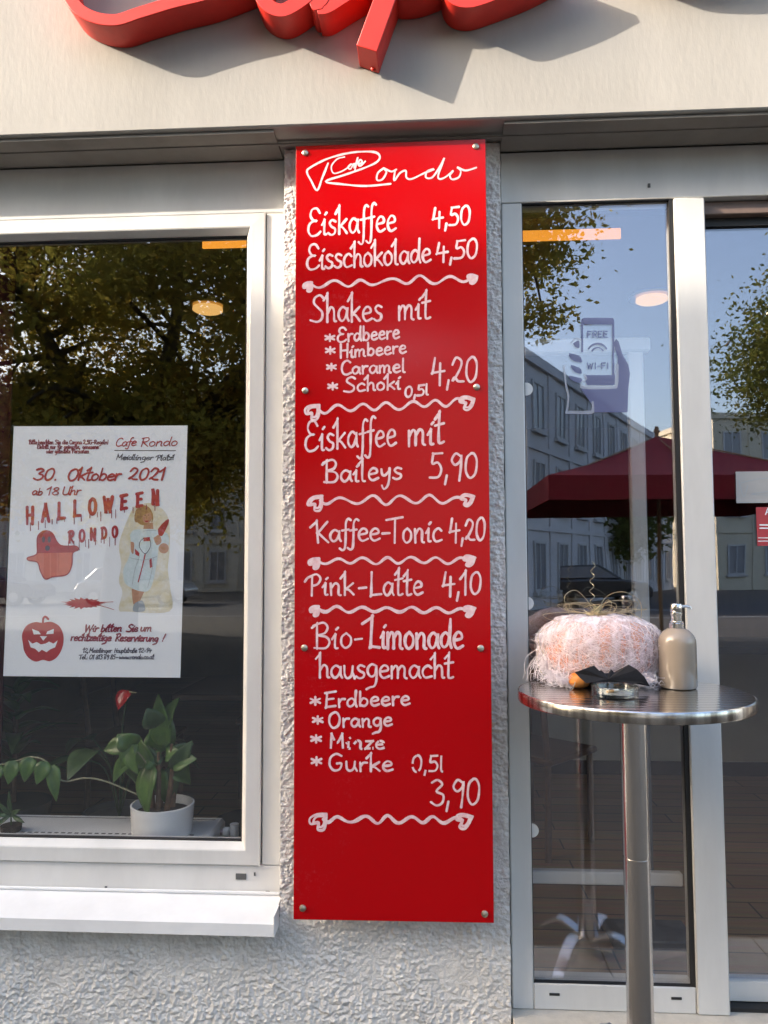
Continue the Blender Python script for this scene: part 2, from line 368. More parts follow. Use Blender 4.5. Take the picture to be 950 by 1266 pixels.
def rough_sheet(b, keep, x0, x1, z0, z1, y, res, amp, ret=.06):
    "one sheet of lumpy roughcast over the cells keep(x, z) accepts, with returns along its outline"
    nx = int((x1-x0)/res); nz = int((z1-z0)/res); vid = {}; vs = []; fs = []; N3 = noise.noise
    def V(i, j):
        k = (i, j)
        if k not in vid:
            x = x0+res*i; z = z0+res*j; p = Vector((x, 0, z)); q = p + Vector((N3(p*110), 0, N3(p*110+Vector((7,1,3)))))*.005
            d = noise.voronoi(q*84)[0]; lump = max(0, 1-1.2*d[0]) * (.55+.6*N3(p*26))
            h = (lump + N3(p*68)*.55 + N3(p*150)*.42 + N3(p*250)*.22)*(.8+.55*N3(p*8+Vector((3,3,3))))
            vid[k] = len(vs); vs.append((x+.002*N3(p*55), y-amp*h-.004*N3(p*6), z))
        return vid[k]
    ec = {}
    for j in range(nz):
        zc = z0+res*(j+.5)
        for i in range(nx):
            if not keep(x0+res*(i+.5), zc): continue
            f = (V(i,j), V(i+1,j), V(i+1,j+1), V(i,j+1)); fs.append(f)
            for a in range(4):
                e = (f[a], f[(a+1) % 4]); r = (e[1], e[0])
                if r in ec: del ec[r]
                else: ec[e] = 1
    bk = {}
    def B(v):
        if v not in bk: bk[v] = len(vs); vs.append((vs[v][0], y+ret, vs[v][2]))
        return bk[v]
    for a, c in list(ec): fs.append((a, B(a), B(c), c))
    b.add(vs, fs)
b = MB(); rough_sheet(b, lambda x, z: x > -.471 or z < .3285, -2.401, .243, -.02, ZS-.004, -.05, .0026, .0074)
b.build('rendered_wall', M['render'], cafe, smooth='all', recalc=False)
b = MB(); b.box(-9, -2.401, -.05, .08, -.02, ZS-.012); b.build('side_render', M['render'], cafe)
b = MB(); b.box(2.05, 9, -.05, .08, -.02, ZS-.012); b.build('side_render', M['render'], cafe)

# shop window: outer frame > sash, pane, sill ...
XW0, XW1 = -2.38, -.480
b = MB()
b.cbox(XW0, XW1, 0, .08, 2.640, ZS-.012, .003)            # head panel
b.cbox(-.541, XW1, .0005, .08, .4915, 2.6385, .003)
b.cbox(XW0, -2.30, .0005, .08, .4915, 2.6385, .003)
b.cbox(XW0, XW1, .0, .08, .404, .490, .003)
win = b.build('shop_window', M['alu'], cafe, smooth=True)
b = MB(); b.frame(-2.297, -.5445, .4925, 2.6360, [(0,.06),(0,-.006),(.003,-.010),(.046,-.012),(.050,-.010),(.064,.012),(.066,.020),(.066,.055)])
b.build('sash', M['alu'], win)
b = MB(); b.frame(-2.232, -.6095, .5575, 2.571, [(0,.018),(.004,.018),(.006,.030)]); b.build('gasket', M['seal'], win)
b = MB(); b.box(-2.234, -.6075, .030, .038, .5555, 2.573); b.build('pane', M['pane'], win)
b = MB()                                                  # sloping metal sill with front lip and end cap
b.add([(XW0,-.002,.402),(XW1+.004,-.002,.402),(XW1+.004,-.128,.367),(XW0,-.128,.367),(XW0,-.130,.332),(XW1+.004,-.130,.332),(XW0,-.118,.332),(XW1+.004,-.118,.332),(XW0,-.118,.360),(XW1+.004,-.118,.360),(XW0,-.055,.376),(XW1+.004,-.055,.376)],
      [(0,3,2,1),(3,4,5,2),(4,6,7,5),(6,8,9,7),(8,10,11,9)])
b.cbox(XW1+.0045, XW1+.0075, -.131, -.052, .331, .392, .001)
b.cbox(XW0, XW1, -.010, -.0025, .4025, .412, .002)
b.build('sill', M['sill'], win)
b = MB(); b.cbox(XW0, XW1-.01, -.108, -.050, .3285, .358, .004); b.build('sill_mortar', M['render'], win)
for (px, py, wd, ht) in ((298,1084,13,7),(131,1098,3,4),(315,1081,2,4),(331,1104,5,4),(803,229,3,5)):
    p = at(px, py, -.002); b = MB(); s = .00255
    b.box(p.x-wd*s/2, p.x+wd*s/2, -.0032, .004, p.z-ht*s/2, p.z+ht*s/2); b.build('drain_slot', M['slot'], win)

# sidelight beside the door
b = MB()
b.cbox(.249, .316, 0, .08, .073, 2.648, .004)
b.cbox(.2465, 2.03, .001, .08, 2.6495, ZS-.012, .003)
b.cbox(.3165, .809, .0015, .08, .073, .151, .003)
b.cbox(.8105, .909, -.004, .09, .073, 2.6475, .004)
side = b.build('sidelight', M['alu2'], cafe, smooth=True)
b = MB(); b.frame(.3155, .8115, .150, 2.649, [(0,.006),(.003,.006),(.004,.02)]); b.build('gasket', M['seal'], side)
b = MB(); b.box(.3165, .8095, .020, .028, .1515, 2.6485); b.build('pane', M['pane2'], side)
b = MB(); b.cbox(.32, .806, .085, .115, .417, .458, .004); b.build('mid_rail', M['alu2'], side)
b = MB(); b.box(.7975, .8095, .006, .0195, .152, 2.647); b.build('edge_seal', M['seal'], side)
for px, py in ((686,1230),(837,1235)):
    p = at(px, py, 0); b = MB(); b.cbox(p.x-.016, p.x+.016, -.0005, .01, p.z-.004, p.z+.004, .001); b.build('drain_slot', M['seal'], side)
for px, py in ((651,481),(652,746),(658,1027)):
    p = at(px, py, .018); b = MB(); b.v = []; n = 24
    vs = [(p.x+.0215*math.cos(2*math.pi*k/n), .0175, p.z+.0215*math.sin(2*math.pi*k/n)) for k in range(n)] + [(p.x+.0215*math.cos(2*math.pi*k/n), .0195, p.z+.0215*math.sin(2*math.pi*k/n)) for k in range(n)]
    b.add(vs, [list(range(n))] + [(k, n+k, n+(k+1) % n, (k+1) % n) for k in range(n)]); b.build('round_sticker', M['white'], side)

# sliding door
b = MB()
b.cbox(.912, 2.02, .055, .10, .085, .148, .003); b.cbox(.912, .925, .055, .10, .1485, 2.60, .002); b.cbox(1.92, 2.02, .055, .10, .1485, 2.60, .003)
slide = b.build('sliding_door', M['alu2'], cafe, smooth=True)
b = MB(); b.cbox(.912, 2.02, .030, .098, 2.603, 2.648, .003); b.build('head_rail', M['brown'], slide)
b = MB(); b.box(.912, 2.02, .058, .096, 2.575, 2.6025); b.build('gasket', M['seal'], slide)
b = MB(); b.box(.925, 1.92, .070, .078, .1485, 2.575); b.build('pane', M['pane2'], slide)
b = MB(); b.box(.912, 2.02, .02, .099, .0735, .0845); b.build('bottom_track', M['seal'], slide)
# threshold slabs
xs = [.244, at(780,1256,-.02).x, 1.18, 1.75, 2.4]
for k in range(4):
    b = MB(); b.cbox(xs[k]+.0015, xs[k+1]-.0015, -.36, .12, -.01, .0725, .003); b.build('threshold_slab', M['stone'], cafe)

# the room behind
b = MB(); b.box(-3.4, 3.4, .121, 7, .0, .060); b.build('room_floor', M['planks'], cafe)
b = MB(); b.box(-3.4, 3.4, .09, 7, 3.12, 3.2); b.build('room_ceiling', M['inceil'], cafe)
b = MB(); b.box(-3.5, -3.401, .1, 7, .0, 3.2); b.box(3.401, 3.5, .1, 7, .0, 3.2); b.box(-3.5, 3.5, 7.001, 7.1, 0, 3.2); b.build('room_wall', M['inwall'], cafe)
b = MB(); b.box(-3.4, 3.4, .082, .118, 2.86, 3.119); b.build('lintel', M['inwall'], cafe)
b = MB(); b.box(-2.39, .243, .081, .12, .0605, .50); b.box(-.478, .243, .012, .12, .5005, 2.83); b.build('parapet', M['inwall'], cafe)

# ------------------------------------------------------------------ red script letters on the fascia
def smooth_pts(pts, k=6):
    if len(pts) < 3: return [tuple(p) for p in pts]
    P = [pts[0]] + list(pts) + [pts[-1]]; o = []
    for i in range(1, len(P)-2):
        p0, p1, p2, p3 = P[i-1], P[i], P[i+1], P[i+2]
        for j in range(k):
            t = j/k; t2 = t*t; t3 = t2*t
            o.append(tuple(.5*((2*p1[a]) + (p2[a]-p0[a])*t + (2*p0[a]-5*p1[a]+4*p2[a]-p3[a])*t2 + (3*p1[a]-p0[a]-3*p2[a]+p3[a])*t3) for a in range(len(p1))))
    o.append(tuple(pts[-1])); return o
def strip_outline(pts, sharp=False):
    "closed outline of a stroke: pts = (x, y, width)"
    q = pts if sharp else smooth_pts(pts, 8); L = []; Rr = []
    for i, p in enumerate(q):
        a = q[max(i-1,0)]; c = q[min(i+1,len(q)-1)]; dx, dy = c[0]-a[0], c[1]-a[1]; d = math.hypot(dx, dy) or 1
        nx, ny = -dy/d, dx/d; h = p[2]/2
        L.append((p[0]+nx*h, p[1]+ny*h)); Rr.append((p[0]-nx*h, p[1]-ny*h))
    return L, Rr
LY, LD = -.285, .103
sign = thing('lettering_sign', 'big red three dimensional script letters mounted on the cream fascia', 'sign', (-.1, -.28, 3.1))
def channel(strokes, name='letter'):
    b = MB()
    for si, (st, sharp) in enumerate(strokes):
        L, Rr = strip_outline(st, sharp); y = LY + si*.0015; n = len(L)
        fr = [at(*p, y) for p in L] + [at(*p, y) for p in Rr]
        bk = [Vector((p.x, LY+LD, p.z)) for p in fr]
        # tiny bevel: front face inset
        vs = fr + bk; fs = []
        for i in range(n-1):
            fs += [(i, i+1, n+i+1, n+i), (2*n+i, 3*n+i, 3*n+i+1, 2*n+i+1), (i, 2*n+i, 2*n+i+1, i+1), (n+i, n+i+1, 3*n+i+1, 3*n+i)]
        fs += [(0, n, 3*n, 2*n), (n-1, 3*n-1, 4*n-1, 2*n-1)]
        b.add(vs, fs)
    o = b.build(name, M['chan'], sign, smooth=True)
    bv = o.modifiers.new('edge', 'BEVEL'); bv.width = .0025; bv.segments = 2; bv.limit_method = 'ANGLE'; bv.angle_limit = R(50)
    return o
channel([([(330,-170,15),(250,-215,15),(150,-165,16),(88,-80,16),(76,-35,16),(90,2,16),(112,19,15),(142,24,15),(172,15,15),(215,2,15),(262,-10,15),(330,-36,15)], False)])
channel([([(420,-62,16),(380,-80,16),(335,-52,18),(322,-18,18),(330,4,17),(347,12,16),(364,5,17),(385,-12,17),(412,-46,16)], False),
         ([(426,-70,22),(405,-40,30),(396,-12,30),(393,4,20),(394,11,10)], False),
         ([(392,12,10),(404,8,16),(425,-6,18),(455,-24,18)], False)])
channel([([(560,-230,26),(530,-150,27),(497,-60,27),(475,0,26),(453.4,59.5,27)], True),
         ([(458,-28,18),(500,-14,18),(540,-24,18),(562,-40,16)], False)])
channel([([(600,-60,16),(640,-85,16),(610,-105,16),(570,-70,18),(556,-30,18),(560,-6,17),(580,1,16),(612,-8,15),(655,-24,14),(702,-46,10)], False),
         ([(660,-130,10),(720,-175,18)], True)])
channel([([(770,-78,12),(790,-66,20),(850,-62,20),(900,-68,20),(960,-90,20),(980,-150,18),(900,-180,18),(800,-150,14),(770,-78,12)], False)])  # ring added out of view to cast a shadow on the fascia
p = at(462, 85, LY+LD-.014); b = MB(); b.lathe([(.004,0),(.009,.002),(.009,.008),(.005,.011)], (0,0,0), 14)
b.v = [(p.x+v[0]*.9, LY+LD-.010-v[2], p.z+v[1]*.9) for v in b.v]; tb = b.build('mounting_tab', M['chan'], sign, smooth=True)

# cables under the fascia
cb = thing('hanging_cable', 'thin dark cables and a grey conduit clipped under the fascia above the red board', 'cable', (-.05,-.1,2.82))
b = MB(); b.tube([at(x, y, -.11) for x, y in smooth_pts([(428,152),(440,153),(470,158),(500,158),(540,153),(575,152),(600,156)])], .0028); b.build('cable', M['cable'], cb, smooth=True)
b = MB(); b.tube([at(x, y, -.09) for x, y in smooth_pts([(400,163),(440,160),(480,165),(520,160),(560,163),(612,160)])], .0022); b.build('cable', M['cable'], cb, smooth=True)
b = MB(); b.tube([at(556,172,-.085), at(575,166,-.085), at(596,159,-.085)], .0038); b.tube([at(590,161,-.085), at(592,167,-.085)], .0038); b.build('conduit', M['conduit'], cb, smooth=True)
b = MB(); b.tube([at(437,153,-.115), at(437,153,-.105)], .005); b.build('clip', M['conduit'], cb)

# ------------------------------------------------------------------ single-stroke handwriting
G = {
'a':(50,"40,46 24,55 8,40 6,18 18,2 32,10 42,34 44,53 43,18 50,2"),'b':(48,"8,98 8,2;8,30 22,52 40,42 42,18 28,0 8,8"),
'c':(44,"42,45 28,55 10,42 6,20 18,2 44,8"),'d':(52,"40,42 25,54 8,40 6,16 18,2 34,14 43,44;46,102 43,30 50,0"),
'e':(46,"8,28 38,34 37,50 22,55 8,38 8,14 22,0 45,9"),'f':(30,"38,96 28,102 18,84 17,30 14,-26 4,-38 -8,-30;2,50 30,54"),
'g':(48,"42,48 24,55 8,40 8,18 22,4 38,16 42,50 43,-6 34,-34 16,-40 2,-48"),'h':(48,"-8,80 9,101 9,101 9,0;9,30 24,54 38,44 40,6 48,2"),
'i':(22,"0,36 12,53 12,53 11,6 21,2;15,73 22,80"),'j':(22,"12,53 11,-20 0,-38;15,73 20,79"),'k':(46,"-10,76 8,101 8,101 8,0;42,54 10,26 10,26 24,24 44,2"),
'l':(24,"-8,78 10,101 10,101 9,12 20,1"),'m':(72,"6,53 6,0;6,32 20,54 31,44 31,2;31,32 46,54 59,44 59,8 68,0"),
'n':(50,"6,53 8,0;8,32 24,54 38,44 38,6 47,0"),'o':(46,"24,55 8,42 6,16 20,0 38,12 40,38 24,55"),'p':(48,"8,54 8,-38;8,34 24,54 42,40 38,12 22,2 8,12"),
'r':(36,"6,54 8,0;8,28 18,50 35,52"),'s':(40,"36,50 20,56 9,45 18,31 34,22 32,6 16,0 2,8"),'t':(34,"0,84 17,105 17,105 14,12 22,0 34,4;0,62 34,68"),
'u':(50,"6,54 8,14 20,0 36,14 41,54;41,22 49,0"),'v':(44,"4,54 20,0 20,0 42,56"),'w':(62,"4,54 16,2 30,46 44,2 58,54"),
'y':(46,"6,54 10,28 22,24 38,44;40,56 38,0 30,-32 16,-44 8,-26"),'z':(42,"4,52 38,52 38,52 6,2 6,2 42,4"),'x':(42,"4,54 38,0;38,54 4,0"),
'ß':(46,"8,-10 8,80 24,98 38,82 22,56 42,34 36,8 18,2"),'ü':(50,"6,54 8,14 20,0 36,14 41,54;41,22 49,0;14,74 16,80;32,74 34,80"),
'E':(62,"58,84 44,101 22,98 14,77 26,58 43,55 26,54 8,42 4,18 18,0 44,2 61,14"),'É':(56,"12,92 12,92 8,2 8,2 52,7;2,90 54,99;10,50 44,54"),
'S':(60,"58,90 42,102 20,92 16,72 34,54 52,36 50,12 30,0 0,7"),'C':(56,"54,86 36,100 14,82 6,44 14,10 34,0 58,12"),
'H':(58,"8,100 8,0;50,100 48,0;8,52 50,54"),'B':(60,"-6,84 12,98 12,98 12,0;-2,92 34,104 50,86 40,62 14,54 46,46 57,24 42,2 2,4"),
'K':(58,"-18,72 9,98 9,98 15,0;54,96 15,46 15,46 58,0"),'T':(58,"-8,90 66,99;32,96 30,0"),'P':(50,"-16,66 -4,84 14,90;14,92 12,0;-4,84 30,100 48,80 36,54 14,46"),
'L':(54,"10,100 8,4 8,4 54,7"),'ł':(22,"9,102 8,12 18,1"),'Ł':(52,"-24,82 18,104 18,104 12,6 12,6 50,2"),'G':(62,"54,88 32,100 10,78 6,34 22,2 46,8 54,42 36,42"),
'O':(64,"32,100 10,80 6,34 24,0 50,14 58,60 46,94 32,100"),'M':(72,"8,0 12,100 12,100 36,40 60,100 60,100 64,0"),'R':(56,"10,0 12,100;0,92 36,102 50,80 36,56 12,52 12,52 54,0"),
'W':(76,"2,98 18,0 18,0 36,80 36,80 54,0 54,0 74,100"),'U':(58,"6,98 8,20 28,0 50,18 52,98;52,30 60,0"),'N':(58,"8,0 8,100 8,100 50,0 50,0 52,100"),
'A':(56,"2,0 28,100 28,100 54,0;12,36 44,36"),'D':(58,"10,0 10,100;2,96 36,98 56,60 46,14 8,0"),
'0':(54,"28,100 10,80 6,30 22,0 44,18 50,68 40,96 28,100"),'1':(32,"-4,70 20,100 20,100 19,0"),'2':(52,"4,72 20,100 42,86 38,58 16,20 4,8 14,22 28,6 52,4"),
'3':(50,"4,90 26,100 44,82 22,56 48,40 44,10 22,0 0,14"),'4':(54,"14,100 4,42 4,42 54,47;36,78 34,-8"),'5':(52,"52,98 16,96 16,96 12,58 34,62 48,36 36,6 2,4"),
'6':(50,"44,96 16,70 6,30 22,0 44,20 34,50 10,38"),'7':(46,"2,96 44,98 44,98 18,0"),'8':(50,"26,54 8,78 26,100 42,80 26,54 6,24 26,0 48,22 26,54"),'9':(52,"44,86 24,98 8,72 22,52 42,68 47,92 44,40 38,-12"),
',':(18,"12,12 5,-24"),'.':(16,"7,1 9,4"),'-':(40,"4,38 36,40"),':':(16,"7,4 9,7;9,42 11,45"),'!':(20,"16,100 8,30;6,2 7,5"),'+':(30,"4,30 26,30"),
'*':(40,"20,56 20,4;2,44 38,16;2,16 38,44"),' ':(28,""),
}
def glyph(ch):
    w_, s_ = G[ch]; return w_, [[tuple(float(v) for v in q.split(',')) for q in st.split()] for st in s_.split(';') if st]
CNT = [0]
def ribbon(b, pts, wd, Y, fade=0, k=5, mi=0):
    "painted stroke on the plane y = Y: pts are photo pixels, wd the width in pixels"
    q = smooth_pts(pts, k); L = []; Rr = []; ph = random.random()*50
    if len(q) < 2: return
    CNT[0] += 1; yo = Y - (CNT[0] % 40)*1.2e-5
    dl = 0; V = []
    for i, p in enumerate(q):
        a = q[max(i-1,0)]; c = q[min(i+1,len(q)-1)]; dx, dy = c[0]-a[0], c[1]-a[1]; d = math.hypot(dx, dy) or 1
        dl += math.hypot(p[0]-q[i-1][0], p[1]-q[i-1][1]) if i else 0
        h = wd/2*(1.02+.42*noise.noise(Vector((dl*.07+ph, 0, 0)))+.12*noise.noise(Vector((dl*.5+ph, 3, 0))))
        V.append((p[0], p[1], -dy/d, dx/d, h))
    vs = []; fs = []
    for i, (x, y, nx, ny, h) in enumerate(V):
        yy = yo - i*1.5e-6
        vs += [at(x+nx*h, y+ny*h, yy), at(x-nx*h, y-ny*h, yy)]
        if i:
            if fade and noise.noise(Vector((x*.22, y*.22, ph))) > .55-fade: continue
            fs.append((2*i-2, 2*i, 2*i+1, 2*i-1))
    if not fade:                                   # round ends
        for (x, y, nx, ny, h), e, sg in ((V[0], 0, -1), (V[-1], len(V)-1, 1)):
            o = len(vs); tx, ty = ny*sg, -nx*sg; yy = yo - e*1.5e-6
            for j in range(1, 5):
                a = math.pi*j/5; vs.append(at(x+h*(nx*math.cos(a)+tx*math.sin(a)), y+h*(ny*math.cos(a)+ty*math.sin(a)), yy))
            fs.append([2*e] + list(range(o, o+4)) + [2*e+1])
    b.add(vs, fs, mi)
def write(b, s, x0, y0, x1, y1, cap, wd, Y, shear=0, sp=6, jit=1.0, fade=0, xs=1.0):
    "write s with its baseline running from pixel (x0,y0) to (x1,y1)"
    tot = sum(G[c][0]+sp for c in s) - sp; pos = 0; sc = (x1-x0)/tot; sy = cap/100
    for c in s:
        w_, st = glyph(c); jy = random.uniform(-1, 1)*jit*cap*.02; js = 1+random.uniform(-1, 1)*jit*.04
        for pl in st:
            pts = []
            for gx, gy in pl:
                X = x0 + (pos+gx)*sc + gy*sy*shear; f = (pos+gx)/tot
                pts.append((X, y0+(y1-y0)*f - gy*sy*js + jy))
            ribbon(b, pts, wd, Y, fade)
        pos += w_+sp

# ------------------------------------------------------------------ red menu board
BY = -.126
board = thing('menu_board', 'tall red acrylic menu board with white handwriting screwed to the rough pier', 'menu board', (-.115, -.123, .37))
tl, tr, br_, bl = at(366,180.5,BY), at(600.5,171.5,BY), at(611,1141.5,BY), at(363,1137,BY)
b = MB(); q = [bl, br_, tr, tl]
b.add([(p.x, BY, p.z) for p in q] + [(p.x, BY+.006, p.z) for p in q], [(0,1,2,3),(7,6,5,4),(0,4,5,1),(1,5,6,2),(2,6,7,3),(3,7,4,0)])
pn = b.build('panel', M['red'], board); bv = pn.modifiers.new('edge', 'BEVEL'); bv.width = .001; bv.segments = 2
for px, py in ((377.5,189),(588.5,181),(377.5,483),(589.5,478.5),(376.5,801),(594.5,801.5),(374.5,1123),(599.5,1130)):
    p = at(px, py, BY); b = MB(); b.lathe([(.0005,.0062),(.006,.0055),(.0095,.0035),(.0105,0)], (0,0,0), 20); b.lathe([(.005,0),(.005,-.068)], (0,0,0), 10)
    b.box(-.006,.006,-.0008,.0008,.0055,.0066)
    b.v = [(p.x+v[0], BY-v[2], p.z+v[1]) for v in b.v]; b.build('screw', M['screw'], board, smooth=True)
TY = BY - .0006
def lettering(items, name='lettering', wd=2.75, Y=TY, m='chalk', par=board, **k):
    b = MB()
    for it in items:
        s, x0, y0, x1, y1, cap = it[:6]; write(b, s, x0, y0, x1, y1, cap, it[6] if len(it) > 6 else wd, Y, **k)
    return b.build(name, M[m], par, recalc=False)
lettering([('Eiskaffee',380.5,292,490,285.5,34)]); lettering([('4,50',535,280.5,582,277.5,23)])
lettering([('Eisschokolade',379,333.5,533,324,30)], sp=3); lettering([('4,50',539.5,322.5,591,318,23)])
lettering([('Shakes',384,398.5,473,396,33)]); lettering([('mit',492,396,532,394,33)])
for s, x0, y0, x1, y1, c, ax, ay in (('Erdbeere',417,423,494,418,18,408,418),('Himbeere',420,442.5,502.5,436,16.5,408.5,434),('Carameł',421.5,463,501.5,460,17,410,454.5),('Schoki',425.5,484.5,495,481,18,411.5,478)):
    lettering([(s,x0,y0,x1,y1,c),('*',ax-6,ay+4,ax+6,ay+4,16,2.6)], wd=2.5)
lettering([('0,5ł',500.5,491,530,488,13)], wd=2.5); lettering([('4,20',534,474.5,591,471.5,31)])
lettering([('Eiskaffee',377,558,490,550,35)]); lettering([('mit',504,552,549,548,36)], wd=3.2)
lettering([('Baileys',400.5,597.5,497.5,592,26)]); lettering([('5,90',531,591.5,591,590,31)])
lettering([('Kaffee',389,671,470,668.5,27)], sp=3); lettering([('-',472,671,483,671,28)]); lettering([('Tonic',480,671.5,546.5,669.5,31)]); lettering([('4,20',556,669.5,600.5,668,27)])
lettering([('Pink',382,736.5,438,736,27)]); lettering([('-',443,738,454,737.5,28)]); lettering([('Latte',457,737,523,735,29)]); lettering([('4,10',547.5,736,595.5,734.5,28)])
lettering([('Bio',388,802.5,436,801.5,32)], wd=2.5); lettering([('-',438,803,449,802.5,32)], wd=2.5); lettering([('Łimonade',455,802,573,801.5,36)], wd=3.5, sp=3)
lettering([('hausgemacht',393,838,560.5,838.5,29)], sp=3)
for s, x0, y0, x1, y1, c, ax, ay, fd in (('Érdbeere',401.5,874.5,507,871.5,19,390,867,0),('Orange',406,900,485,897.5,19,393,890.5,0),('Minze',407,926,476,926,18,391,913.5,.13),('Gurke',406,953,486,953.5,21,391.5,941.5,.0)):
    lettering([(s,x0,y0,x1,y1,c)], wd=2.75, fade=fd); lettering([('*',ax-6.5,ay+5,ax+6.5,ay+5,18,2.8)])
lettering([('0,5ł',509,954.5,549,954,20)], wd=2.5, fade=.15); lettering([('3,90',533,996,594,994.5,32)])
def heart(b, cx, cy, s, ang, loops):
    pts = [(-1.0,.0),(-.2,-.75),(.55,-.95),(.95,-.5),(.45,0),(.95,.5),(.55,.95),(-.2,.75),(-1.0,0)]
    for k in range(loops):
        f = 1-.33*k; P = [(cx+s*f*(x*math.cos(ang)-y*math.sin(ang))*random.uniform(.9,1.1), cy+s*f*(x*math.sin(ang)+y*math.cos(ang))) for x, y in pts]
        ribbon(b, P, 2.9, TY)
def divider(x0, y0, x1, y1, amp, n, hl, hr, thick=3.2):
    b = MB(); N = int(n*8); P = []
    for i in range(N+1):
        t = i/N; P.append((x0+(x1-x0)*t, y0+(y1-y0)*t + amp*math.sin(2*math.pi*n*(t+.035*noise.noise(Vector((t*4, y0, 1)))))*(.85+.6*noise.noise(Vector((t*3.5, y0, 5)))) + 1.6*noise.noise(Vector((t*2.5, y0, 9)))))
    ribbon(b, P, thick, TY, k=3)
    heart(b, x0-4, y0+1.5, hl, 2.3, 2 if hl > 7 else 3); heart(b, x1+3, y1, hr, -.45+math.pi, 2 if hr > 7 else 3)
    b.build('divider_scroll', M['chalk'], board, recalc=False)
divider(386,352,582,344,4.5,5.5,6,6); divider(392,506.5,576,497,5,6,10,9); divider(396,619,576,617,5.5,5,10,8)
divider(394,694,578,692.5,4.5,6,7,7); divider(394,753,578,755,3.6,6,6.5,7,3.8); divider(400,1013,572,1014,4.6,6,11,10,4)
# board logo
b = MB(); s4 = lambda L: [(370+x/4.13, 175+y/4.13) for x, y in L]
ribbon(b, s4([(148,110),(118,185),(92,248),(62,200),(40,155),(60,130),(150,85),(270,55),(380,52),(412,75),(395,105),(330,135),(230,170),(135,203),(220,217),(340,226),(467,215)]), 2.4, TY)
ribbon(b, s4([(432,135),(402,160),(398,195),(425,192),(446,155),(432,135),(470,152),(496,142)]), 2.2, TY)
ribbon(b, s4([(490,145),(486,198),(515,160),(545,148),(548,182),(575,190),(640,160),(690,140),(655,150),(648,182),(680,182),(718,130),(742,82),(712,165),(716,190),(745,182),(785,150)]), 2.2, TY)
ribbon(b, s4([(785,150),(770,172),(782,192),(815,182),(826,150),(808,130),(850,147),(905,132)]), 2.2, TY)
ribbon(b, s4([(232,78),(195,88),(165,125),(175,160),(208,155),(245,135),(268,112),(250,128),(262,140),(280,112),(282,136),(300,78),(284,150)]), 1.7, TY)
ribbon(b, s4([(275,115),(305,108)]), 2, TY); ribbon(b, s4([(302,118),(322,104),(312,92),(302,110),(312,124),(338,100)]), 2.1, TY)
b.build('logo', M['chalk'], board, recalc=False)

# ------------------------------------------------------------------ poster behind the window glass
PY = .0425
poster = thing('halloween_poster', 'white paper party poster with red print taped inside the shop window', 'poster', (-1.13, .043, 1.07))
b = MB(); pts = [(4,836),(223,838),(232,526),(17,527)]; b.poly(pts, PY, .0006); b.build('sheet', M['paper'], poster)
def pl(n): return PY - .0004 - n*.00012
def flat(b, pts, n, mi=0, sm=False):
    q = smooth_pts(list(pts)+[pts[0]], 5)[:-1] if sm else pts
    b.add([at(x, y, pl(n)) for x, y in q], [list(range(len(q)))], mi)
def ellipse(cx, cy, rx, ry, n=20, ph=0, jag=0): return [(cx+rx*math.cos(2*math.pi*k/n+ph)*(1+jag*random.uniform(-1,1)), cy+ry*math.sin(2*math.pi*k/n+ph)*(1+jag*random.uniform(-1,1))) for k in range(n)]
PP = dict(Y=pl(3), par=poster)
lettering([('Cafe',142,552,168,551,10,1.3),('Rondo',173,552,219,551,10.5,1.3)], m='ink_red', shear=.3, sp=1, **PP)
b = MB(); flat(b, [(141.5,556.4),(217.5,556.6),(217.5,557.6),(141.5,557.4)], 1); b.build('rule', M['ink_dark'], poster, recalc=False)
lettering([('Meidlinger',143,568.5,189,568.5,6.5,1),('Platzl',193,569.5,215,568.5,6.5,1)], m='ink_dark', shear=.3, sp=1, **PP)
lettering([('30.',41,593.5,70,593.5,14,2.4)], m='ink_red', shear=.3, **PP)
lettering([('Oktober',82,594,148,593.5,14.5,2.4)], m='ink_red', shear=.3, sp=0, **PP)
lettering([('2021',158,593.5,203,593.5,14.5,2.4)], m='ink_red', shear=.25, **PP)
lettering([('ab',39,612,52,612,9,1.5),('18',57,612,72,612,9.5,1.5),('Uhr',76,612,99,611.5,10,1.6)], m='ink_red', shear=.3, sp=2, **PP)
def drippy(word, x0, y0, x1, y1, c0, c1, wd):
    b = MB(); n = len(word)
    for i, ch in enumerate(word):
        t = i/(n-1); x = x0+(x1-x0)*t; y = y0+(y1-y0)*t; c = c0+(c1-c0)*t; w_, st = glyph('É' if ch == 'E' else ch)
        for P in st: ribbon(b, [(x+(gx-w_/2)*c/100*.78, y-gy*c/100) for gx, gy in P], wd, pl(4))
    for i in range(n*2):
        t = (i+random.uniform(.1,.7))/(n*2); x = x0-4+(x1-x0+8)*t; y = y0+(y1-y0)*t; ln = random.uniform(4, 11)
        ribbon(b, [(x,y-1),(x,y+ln*.6),(x,y+ln)], random.uniform(.7,1.2), pl(2), mi=1)
    b.build('lettering', [M['ink_red'], M['ink_wine']], poster, recalc=False)
drippy('HALLOWEEN', 37, 648, 192, 623, 21, 16.5, 3.9); drippy('RONDO', 88, 671, 142, 664, 14, 13, 3)
P6 = lambda L: [(10+x/4.13, 590+y/4.13) for x, y in L]
b = MB()
gh = P6([(148,350),(152,300),(185,274),(225,284),(250,330),(275,350),(345,352),(358,370),(330,388),(325,450),(300,497),(230,508),(190,520),(165,480),(150,435),(105,425),(100,411),(145,393)])
flat(b, gh, 1, 0, True); flat(b, P6([(148,350),(152,300),(185,274),(225,284),(250,330),(275,350),(345,352),(358,370),(334,384),(150,388)]), 2, 1)
for cx in (181, 210): flat(b, ellipse(*P6([(cx,318)])[0], 1.9, 4), 3, 2)
flat(b, ellipse(*P6([(201,362)])[0], 3, 3.4), 3, 2)
